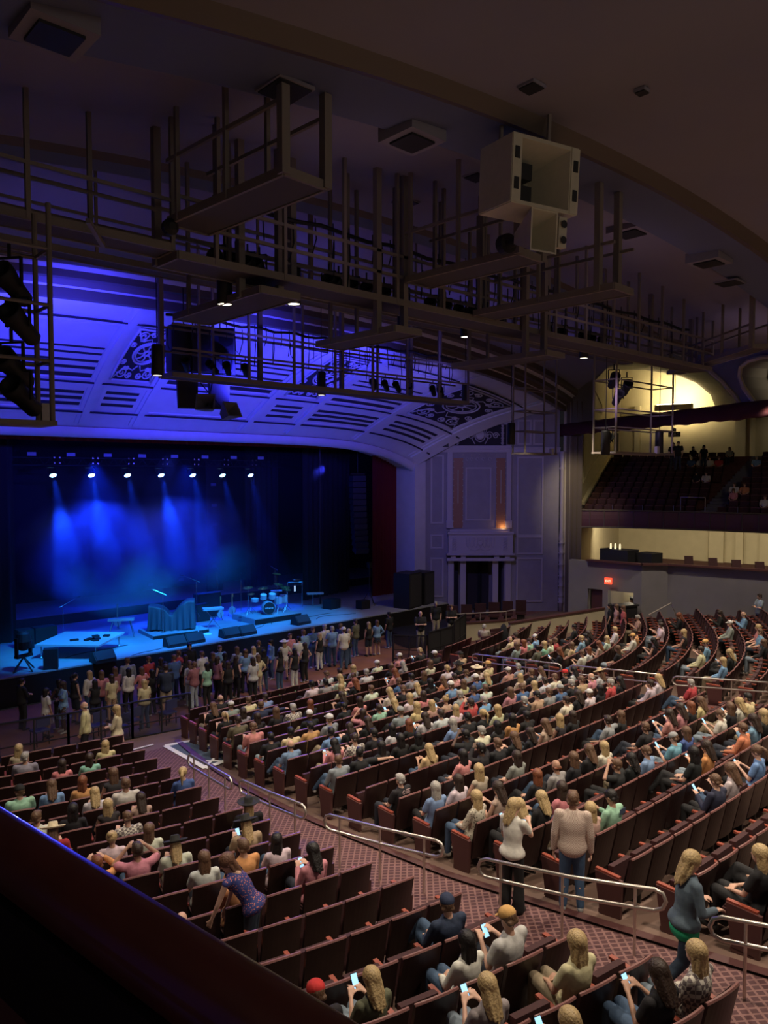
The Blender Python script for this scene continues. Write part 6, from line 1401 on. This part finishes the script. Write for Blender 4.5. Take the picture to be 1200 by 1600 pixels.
for x, y in ((-.5, .5), (.1, .1)): MB().bar((x, y, H_ / 2), (x, y, 1.5), .05).build('hanger', M_WALK, e)
# ceiling hatches
def hatch(px, py, sz, lab, box=False):
    B = R(42.7); pt = math.atan(58 / 1180.0); r = (px - 600) / 1180; u = (800 - py) / 1180
    fw = math.cos(pt) + u * math.sin(pt); up = -math.sin(pt) + u * math.cos(pt)
    d = Vector((fw * math.sin(B) + r * math.cos(B), fw * math.cos(B) - r * math.sin(B), up)); s = 3
    while s < 60 and CAM[2] + d.z * s < cz(CAM[0] + d.x * s, CAM[1] + d.y * s): s += .02
    p = Vector(CAM) + d * s; e = empty('ceiling_hatch', p, label=lab, cat='hatch', group='openings in the ceiling')
    if box:
        MB().box((0, 0, -.02), (sz * 1.5, sz * 1.5, .26)).build('housing', M_CEIL, e); MB().box((0, 0, -.16), (sz, sz, .05)).build('opening', M_SPKB, e)
    else:
        MB().box((0, 0, -.03), (sz * 1.12, sz * 1.12, .05)).build('frame', M_CEIL, e); MB().box((0, 0, -.06), (sz, sz, .03)).build('opening', M_SPKB, e)
hatch(445, 136, .55, 'dark square ceiling hatch above the cross platform'); hatch(644, 208, .55, 'boxed ceiling hatch left of the cream loudspeakers', True); hatch(830, 132, .28, 'small ceiling hatch above the cream loudspeakers')
hatch(85, 36, .5, 'boxed ceiling hatch in the top left corner', True); hatch(745, 273, .4, 'ceiling hatch just left behind the cream loudspeakers'); hatch(634, 314, .45, 'ceiling hatch over the main catwalk')
hatch(985, 356, .6, 'boxed ceiling hatch right of the cream loudspeakers', True); hatch(1140, 440, .6, 'ceiling hatch far right over the wing arches'); hatch(1108, 403, .6, 'boxed hatch on the right underside of the beam', True); hatch(1003, 139, .16, 'tiny ceiling slot above the beam')
# maroon draped beam below the arcade
mb = MB(); n = 60
def db(u, v):
    p = ap(-.4 + 26 * u, 11.0, .25); a = 2 * math.pi * v; sag = .022 * math.sin(u * 150) + .02 * math.sin(u * 61)
    return (p.x + .16 * math.cos(a), p.y, p.z + (.36 + (sag if math.sin(a) < 0 else sag * .3)) * math.sin(a))
thing(MB().grid(db, 160, 12), 'draped_beam', mat('maroon_velvet', (.07, .012, .016), .9), 'long maroon velvet-draped beam below the wing arches', 'beam', smooth=True)
# lamp sconce and warm lights in the wing
def upl(px, py, d_in):
    s, z = hitA(px, py); return ap(s, z, -d_in)
q = rp(9.0, 13.7, 1.0)
q = unproj(1048, 640, 13.2) if False else q
B_ = R(42.7); rr_ = (1050 - 600) / 1180; dd = Vector((math.sin(B_) + rr_ * math.cos(B_), math.cos(B_) - rr_ * math.sin(B_), 0)); 
tt = (RB - Vector((CAM[0], CAM[1], 0))).dot(RN) / dd.dot(RN); q = Vector((CAM[0], CAM[1], 0)) + dd * (tt - 2.2); q.z = 8.3 + (742 - 634) / 1180 * (tt - 2.2)
e = empty('cove_uplight', q, math.atan2(RD.y, RD.x), label='cream trough uplight glowing in the far arch', cat='lamp'); MB().box((0, 0, -.15), (2.6, .5, .4)).build('trough', M_CREAM, e); MB().box((0, 0, .09), (2.3, .3, .06)).build('lamp', mat('uplight_glow', (1, 1, 1), emit=(1, .8, .4), es=10), e)
spot('arch_light', q + Vector((0, 0, .5)), q + Vector((0, 0, 1.2)) - RN * 4, 1500, 150, .8, (1, .80, .42), .4)
spot('arch_light', ap(19.6, 11.9, -2.0), ap(15.2, 13.6, -3.4), 420, 140, .8, (1, .82, .48), .4)
for t in (.12, .4, .7): 
    p = wing(t, 5, 4.9); area('under_balcony_light', p, p + fout(t) * 3 - Vector((0, 0, 1.0)), 190, 3, .5, (1, .85, .58))
p = wing(.1, 8, 12); [spot('wing_wall_light', rp(t_, 12.9, 2.5), rp(t_, 10.0, 0), 50, 120, .9, (1, .84, .55), .4) for t_ in (2.5, 7, 12)]
point('niche_light', wp(4.9, 5.15, .25), 5, (1, .6, .25), .08)
point('lobby_light', (14.3, -9.9, 2.7), 30, (1, .85, .6), .2)
spot('side_wall_light', (15.5, -6.5, 11.0), (20.8, -2.4, 6), 700, 48, .9, (1, .84, .55), .3)

# ================================================================ SMALL THINGS IN THE HOUSE
# handrails of the aisles
def hrail(pts, lab, h=.92, step=1.3, group='steel handrails along the aisles'):
    """pts = ground line; closed loop rail with two bars and rounded ends"""
    P = [Vector((x, y, F(x, y))) for x, y in pts]; e = empty('handrail', P[0], label=lab, cat='handrail', group=group); o = P[0]
    up = Vector((0, 0, 1)); d0 = (P[1] - P[0]).normalized(); d1 = (P[-1] - P[-2]).normalized()
    top = [p - o + up * h for p in P]; bot = [p - o + up * (h - .27) for p in P]
    loop = top + [top[-1] + d1 * .10 - up * .04, top[-1] + d1 * .14 - up * .135, bot[-1] + d1 * .10 + up * .04] + bot[::-1] + [bot[0] - d0 * .10 + up * .04, top[0] - d0 * .14 - up * .135, top[0] - d0 * .10 - up * .04]
    MB().tube(loop, .026, 8, closed=True).build('rail', M_STEEL, e, smooth=True)
    L = sum((b - a).length for a, b in zip(P, P[1:])); k = max(2, int(round(L / step)) + 1)
    for i in range(k):
        t = (.1 + .8 * i / (k - 1)) ; q = ply(P, t); MB().tube([q - o, q - o + up * h], .02, 8).build('post', M_STEEL, e)
hrail([(-11.02, -12.7), (-11.3, -14.9)], 'blue-lit short handrail nearest the stage on the carpet aisle'); hrail([(-11.25, -15.35), (-11.3, -16.4), (-11.3, -17.45)], 'blue-lit handrail second from the stage on the carpet aisle')
hrail([(-11.3, -18.3), (-11.12, -19.5), (-10.95, -20.55)], 'steel handrail in the middle of the carpet aisle'); hrail([(-11.1, -21.7), (-10.95, -23), (-10.7, -24.1)], 'steel handrail beside the standing couple on the aisle'); hrail([(-10.95, -25.05), (-10.8, -26), (-10.7, -27.5)], 'steel handrail running out at the lower right corner')
hrail([(2.15, -10.2), (2.15, -13.9)], 'far-aisle handrail nearest the side box'); hrail([(2.15, -14.5), (2.15, -17.5)], 'far-aisle handrail in the middle'); hrail([(2.15, -18.1), (2.15, -22.5)], 'far-aisle handrail running out at the right edge')
# black fence panels before the pit
def fence(a, b, lab, h=1.25, solid=False):
    a = Vector(a); b = Vector(b); e = empty('crowd_fence', a, label=lab, cat='fence', group='black pit fences'); d = b - a; m = MB()
    m.bar((0, 0, h), d + Vector((0, 0, h)), .05); m.bar((0, 0, .15), d + Vector((0, 0, .15)), .05); m.bar((0, 0, .55), d + Vector((0, 0, .55)), .03); m.build('frame', M_SPKB, e)
    n = 3
    for i in range(n): MB().bar(d * i / (n - 1), d * i / (n - 1) + Vector((0, 0, h)), .06 if i != 1 else .04).build('post', M_SPKB, e)
    pm = mat('smoked_panel', (.03, .03, .05), .2, alpha=.35) if not solid else mat('black_mesh_panel', (.012, .012, .014), .8)
    MB().prism([(0, 0, .17), d + Vector((0, 0, .17)), d + Vector((0, 0, h - .03)), (0, 0, h - .03)], (0, .012, 0)).build('panel', pm, e)
fp = [(-15.2, -5.6, .05), (-13.3, -5.9, .05), (-11.5, -6.25, .05), (-9.7, -6.6, .08), (-7.95, -6.95, .1)]
for i in range(4): fence(fp[i], fp[i + 1], ['smoked fence panel at the left frame edge', 'smoked fence panel, second from left', 'smoked fence panel behind the standing couple', 'smoked fence panel ending by the taped mat'][i])
fence((4.2, -5.8, .1), (6.0, -5.6, .1), 'black barricade panel nearest the pit floor', 1.3, True); fence((6.1, -5.6, .1), (7.9, -4.7, .1), 'black barricade panel beside the side box', 1.5, True)
fence((3.2, -4.6, .04), (4.1, -5.7, .04), 'short black barricade gate by the guards', 1.2)
# folded chairs in the pit behind the fence
def pitchair(x, y, rz, lab):
    e = empty('folding_chair', (x, y, .04), rz, label=lab, cat='chair', group='dark chairs behind the pit fence'); MB().box((0, 0, .45), (.45, .42, .05)).build('seat', mat('chair_blue', (.06, .07, .22), .7), e); MB().box((0, -.2, .75), (.44, .04, .3)).build('backrest', mat('chair_blue', (.06, .07, .22), .7), e)
    for a in (-.2, .2):
        for b in (-.18, .18): MB().bar((a, b, 0), (a, b * .9, .45), .025).build('leg', M_METAL, e)
for i, (px, py) in enumerate([(62, 1140), (150, 1132), (205, 1125), (262, 1112), (188, 1135)]):
    p = unproj(px, py, .5); pitchair(p.x, p.y, .2, f'dark blue chair behind the pit fence, {ORD[i]} placed')
# taped mat ramp
mt = []
for (x, y) in ((-9.6, -8.55), (-8.85, -8.75), (-8.9, -11.2), (-9.9, -11.4)): mt.append(Vector((x, y, F(x, y) + .03)))
o = MB().prism(mt, (0, 0, -.02)).build('floor_mat', mat('slate_mat', (.07, .10, .14), .9), label='slate blue mat edged in white tape at the head of the aisle', cat='mat')
mb = MB()
for a, b in zip(mt, mt[1:] + mt[:1]): mb.bar(a + Vector((0, 0, .01)), b + Vector((0, 0, .01)), .15, .01)
for a, b in (((-9.9, -11.35), (-9.2, -10.75)), ((-9.3, -11.3), (-9.6, -10.9))): mb.bar((a[0], a[1], F(*a) + .05), (b[0], b[1], F(*b) + .05), .07, .01)
mb.build('tape_border', M_WHITE, o)
for i, (a, b) in enumerate([((-11.6, -7.9), (-11.2, -7.7)), ((-10.9, -7.8), (-10.75, -7.4)), ((-10.5, -7.7), (-10.35, -7.3)), ((-11.5, -8.1), (-9.7, -8.0))]):
    MB().bar((a[0], a[1], F(*a) + .03), (b[0], b[1], F(*b) + .03), .07, .01).build('tape_mark', M_WHITE, label=['short white tape cross left of the mat', 'white tape tick near the fence foot', 'second white tape tick near the fence foot', 'long pale tape line beside the mat'][i], cat='tape', group='white tape marks near the mat')
# green tape strips on the covered first row
for i in range(9):
    x = -7.4 + .62 * i; y = -20.28 + .94 * 13 + g(x) - .36; z = F(x, y)
    MB().bar((x, y - .01, z + .93), (x + .02, y - .03, z + .55), .04, .012, up=(0, 1, 0)).build('tape_strip', mat('green_tape', (.22, .62, .30), .6), label=f'green tape strip on the covered first row, {ORD[i]} from left', cat='tape', group='green tape strips on the first row')
# red line with white ticks on the floor near the side box
mb = MB(); a, b = unproj(702, 1050, .45), unproj(738, 1012, .3); a.z = F(a.x, a.y) + .03; b.z = F(b.x, b.y) + .03
mb.bar(a, b, .10, .02); o = mb.build('floor_tape', mat('red_tape', (.5, .06, .04), .6), label='red floor tape line leading to the side box', cat='tape')
mb = MB()
for i in range(4): c = a.lerp(b, .1 + .27 * i); mb.bar(c + Vector((-.3, .0, .015)), c + Vector((.25, -.1, .015)), .06, .01)
mb.build('tick', M_WHITE, o)
# red bench seats at the front of the right block
for i in range(4):
    p = unproj(748 + 7 * i, 1022 - 7 * i, .75); z = F(p.x, p.y)
    e = empty('red_bench_chair', (p.x, p.y, z), -.25, label=f'bright red seat in the short front row by the side box, {ORD[i]}', cat='chair', group='red seats by the side box')
    MB().box((0, -.22, .62), (.55, .08, .55)).build('backrest', M_CUSH, e); MB().box((0, .08, .42), (.54, .5, .1)).build('seat', mat('red_seat', (.38, .02, .03), .7), e); MB().box((0, 0, .2), (.06, .3, .4)).build('stanchion', M_METAL, e)
p = unproj(757, 986, 1.45); z = F(p.x, p.y)
dress_up(FIGS['sipM'], 'person', (p.x, p.y, z), -1.0, 'S', HC['g'], (.4, .35, .28), 'top_short', 'trousers', (.06, .09, .14), label='person with raised hands lounging in the red front seats', eyes=True)
MB().lathe([(.12, 0), (.2, .1), (.22, .5), (.12, .9), (.03, 1.0)], n=14).build('black_coat', M_DRAPE, loc=(p.x + .9, p.y - .35, z + .25), label='black coat hung over the end of the red seats', cat='coat', smooth=True)
# side box: rail and dark red chairs
e = empty('box_rail', (7.4, -4.4, 0), label='brass rail on the side box parapet', cat='rail'); MB().tube([(0, 0, 1.6), (2.5, -1.2, 1.6), (3.2, -1.2, 1.6)], .03, 8).build('bar', M_STEEL, e)
for t in (0, .5, 1): MB().tube([(2.5 * t, -1.2 * t, 1.1), (2.5 * t, -1.2 * t, 1.6)], .025, 8).build('post', M_STEEL, e)
for i in range(6):
    q = Vector((8.3, -3.9, 0)).lerp(Vector((12.3, -5.2, 0)), i / 5) + Vector((.5, .9, 0))
    e = empty('box_chair', (q.x, q.y, .38), 2.2, label=f'dark red chair behind the side box rail, {ORD[i]} from left', cat='chair', group='dark red chairs in the side box'); MB().box((0, -.2, .95), (.56, .08, .62)).build('backrest', M_CUSH, e); MB().box((0, .05, .6), (.54, .5, .1)).build('seat', M_CUSH, e); MB().box((0, 0, .1), (.4, .4, .92)).build('base', M_METAL, e)
# exit sign, podium, mezzanine equipment, balcony sign
def facing(p): v = Vector(CAM) - Vector(p); return math.atan2(v.y, v.x) + math.pi / 2
def text(s, size, p, rz, m, name, parent=None, ext=.005):
    c = bpy.data.curves.new(name, 'FONT'); c.body = s; c.size = size; c.extrude = ext; c.align_x = 'CENTER'; c.align_y = 'CENTER'
    o = bpy.data.objects.new(name, c); C.objects.link(o); dg = bpy.context.evaluated_depsgraph_get(); me = bpy.data.meshes.new_from_object(o.evaluated_get(dg)); bpy.data.objects.remove(o)
    me.materials.clear(); me.materials.append(m); return link(name, me, parent, p, (R(90), 0, rz))
xp = Vector((12.62, -9.55, 3.25)); e = empty('exit_sign', xp, R(-75), label='small red glowing EXIT sign above the doors', cat='sign'); MB().box((0, 0, 0), (.34, .08, .3)).build('housing', mat('exit_red_glow', (.5, .02, .01), emit=(1, .08, .03), es=1.6), e)
text('EXIT', .13, (0, -.05, 0), 0, mat('exit_letter', (1, .8, .7), emit=(1, .6, .4), es=2), 'lettering', e)
pd = unproj(998, 958, 2.0); MB().box((0, 0, .55), (1.0, .6, 1.3)).box((0, 0, 1.24), (1.15, .7, .07)).build('podium', M_SPKB, loc=(12.3, -10.6, F(12.3, -10.6)), rz=-.3, label='dark grey podium box beside the exit door', cat='podium')
e = empty('stair_handrail', (12.7, -11.6, 1.2), label='short pale handrail beside the podium', cat='handrail'); MB().tube([(0, 0, .7), (.7, -.7, 1.25), (.9, -.9, .6)], .03, 8).build('rail', M_STEEL, e)
for i, (x, y, w, h, lab) in enumerate([(14.0, -9.3, 1.6, .62, 'black draped mixing desk on the mezzanine'), (14.5, -10.6, .9, .5, 'black case beside the mixing desk on the mezzanine')]): cab('mixing_desk' if i == 0 else 'equipment_case', x, y, 3.9, .9, w, h + .15, -.1, lab, cat='desk' if i == 0 else 'case', grille=False)
for i in range(3): MB().lathe([(.05, 0), (.04, .25), (.0, .3)], n=8).build('desk_lamp', mat('desk_glow', (.9, .85, .6), emit=(1, .85, .5), es=1), loc=(13.9, -8.9 - .25 * i, 4.66), label=f'small bright object on the mixing desk, {ORD[i]} from left', cat='lamp', group='bright objects on the mixing desk')
for i, (px, py) in enumerate([(1079, 881), (1117, 884), (1154, 888), (1191, 890)]):
    q = unproj(px, py + 3, 4.25) ; q = Vector((14.95 + .03 * i, -13.2 - 1.35 * i, 4.0))
    s_ = (px - 600) / 1180; B = R(42.7); dd = Vector((math.sin(B) + s_ * math.cos(B), math.cos(B) - s_ * math.sin(B), 0)); k = (16.0 - CAM[0]) / dd.x; q = Vector((CAM[0] + dd.x * k, CAM[1] + dd.y * k, 3.75))
    MB().prism([(-.2, -.05, 0), (.2, -.05, 0), (.2, .1, .62), (-.2, .1, .62)], (0, .06, 0)).build('mezzanine_chair', M_CUSH, loc=q, rz=R(-50), label=f'maroon chair back above the mezzanine wall, {ORD[i]} from left', cat='chair', group='chair backs above the mezzanine wall')
q = rp(0, 0); s_ = (1052 - 600) / 1180; dd = Vector((math.sin(B_) + s_ * math.cos(B_), math.cos(B_) - s_ * math.sin(B_), 0)); k = 52; q = Vector((CAM[0], CAM[1], 0)) + dd * k; q.z = 8.3 + (742 - 679) / 1180 * k
e = empty('section_sign', q, facing(q), label='dark hanging section sign reading LBRG on the balcony', cat='sign'); MB().box((0, 0, 0), (.78, .06, .34)).box((0, 0, .3), (.22, .06, .22)).build('board', M_SPKB, e); text('LBRG', .27, (0, -.045, -.02), 0, M_WHITE, 'lettering', e); text('5', .16, (0, -.045, .3), 0, M_WHITE, 'lettering', e)
MB().tube([(0, 0, .4), (0, 0, 7)], .012).build('hanger', M_METAL, e)
# balcony front rail posts
for i in range(9):
    t = .03 + i * .085; q = wing(t, .2, 6.15); MB().tube([(0, 0, 0), (0, 0, .32), (.03, 0, .36)], .018, 6).build('rail_post', M_STEEL, loc=q, label=f'short rail post on the far balcony front, {ORD[i]} from left', cat='post', group='rail posts on the far balcony')
e = empty('stair_gate', wing(.30, .5, 6.1), label='small squared gate rail at the foot of the balcony stairs', cat='rail'); MB().tube([(0, 0, 0), (0, 0, .9), (.1, -1.4, .9), (.1, -1.4, 0)], .025, 6).build('rail', M_STEEL, e)
# dark speaker pair on the cove corner by the box wall
for i, s in enumerate((.35, 1.25)):
    q = wp(s, 9.95, .55); e = empty('wall_loudspeaker', q, math.atan2(WD.y, WD.x), label=['tall black loudspeaker at the arch corner, left of two', 'tall black loudspeaker at the arch corner, right of two'][i], cat='loudspeaker', group='black loudspeakers at the arch corner'); MB().box((0, 0, .72), (.78 if i == 0 else .6, .6, 1.45)).build('cabinet', M_SPKB, e)
# upper-left stray objects: truss arm, fan head
MB().lathe([(.05, 0), (.13, .03), (.14, .14), (.06, .2)], n=14, axis=(0, -1, 0)).build('ceiling_horn', M_SPKB, loc=(-13.4, -16.6, 12.45), label='round black lamp head on the left end of the main catwalk', cat='stage light')
MB().bar((-14.9, -17.0, 12.15), (-14.3, -16.1, 12.1), .07).build('outrigger_arm', M_WALK, label='short painted arm sticking out under the left catwalk', cat='bracket')
MB().lathe([(.05, 0), (.16, .05), (.17, .2), (.08, .3)], n=14, axis=(-.3, -1, -.5)).build('wall_camera', M_SPKB, loc=(12.2, -17.4, 13.0), label='dark round lamp head on the right arcade wall', cat='stage light')
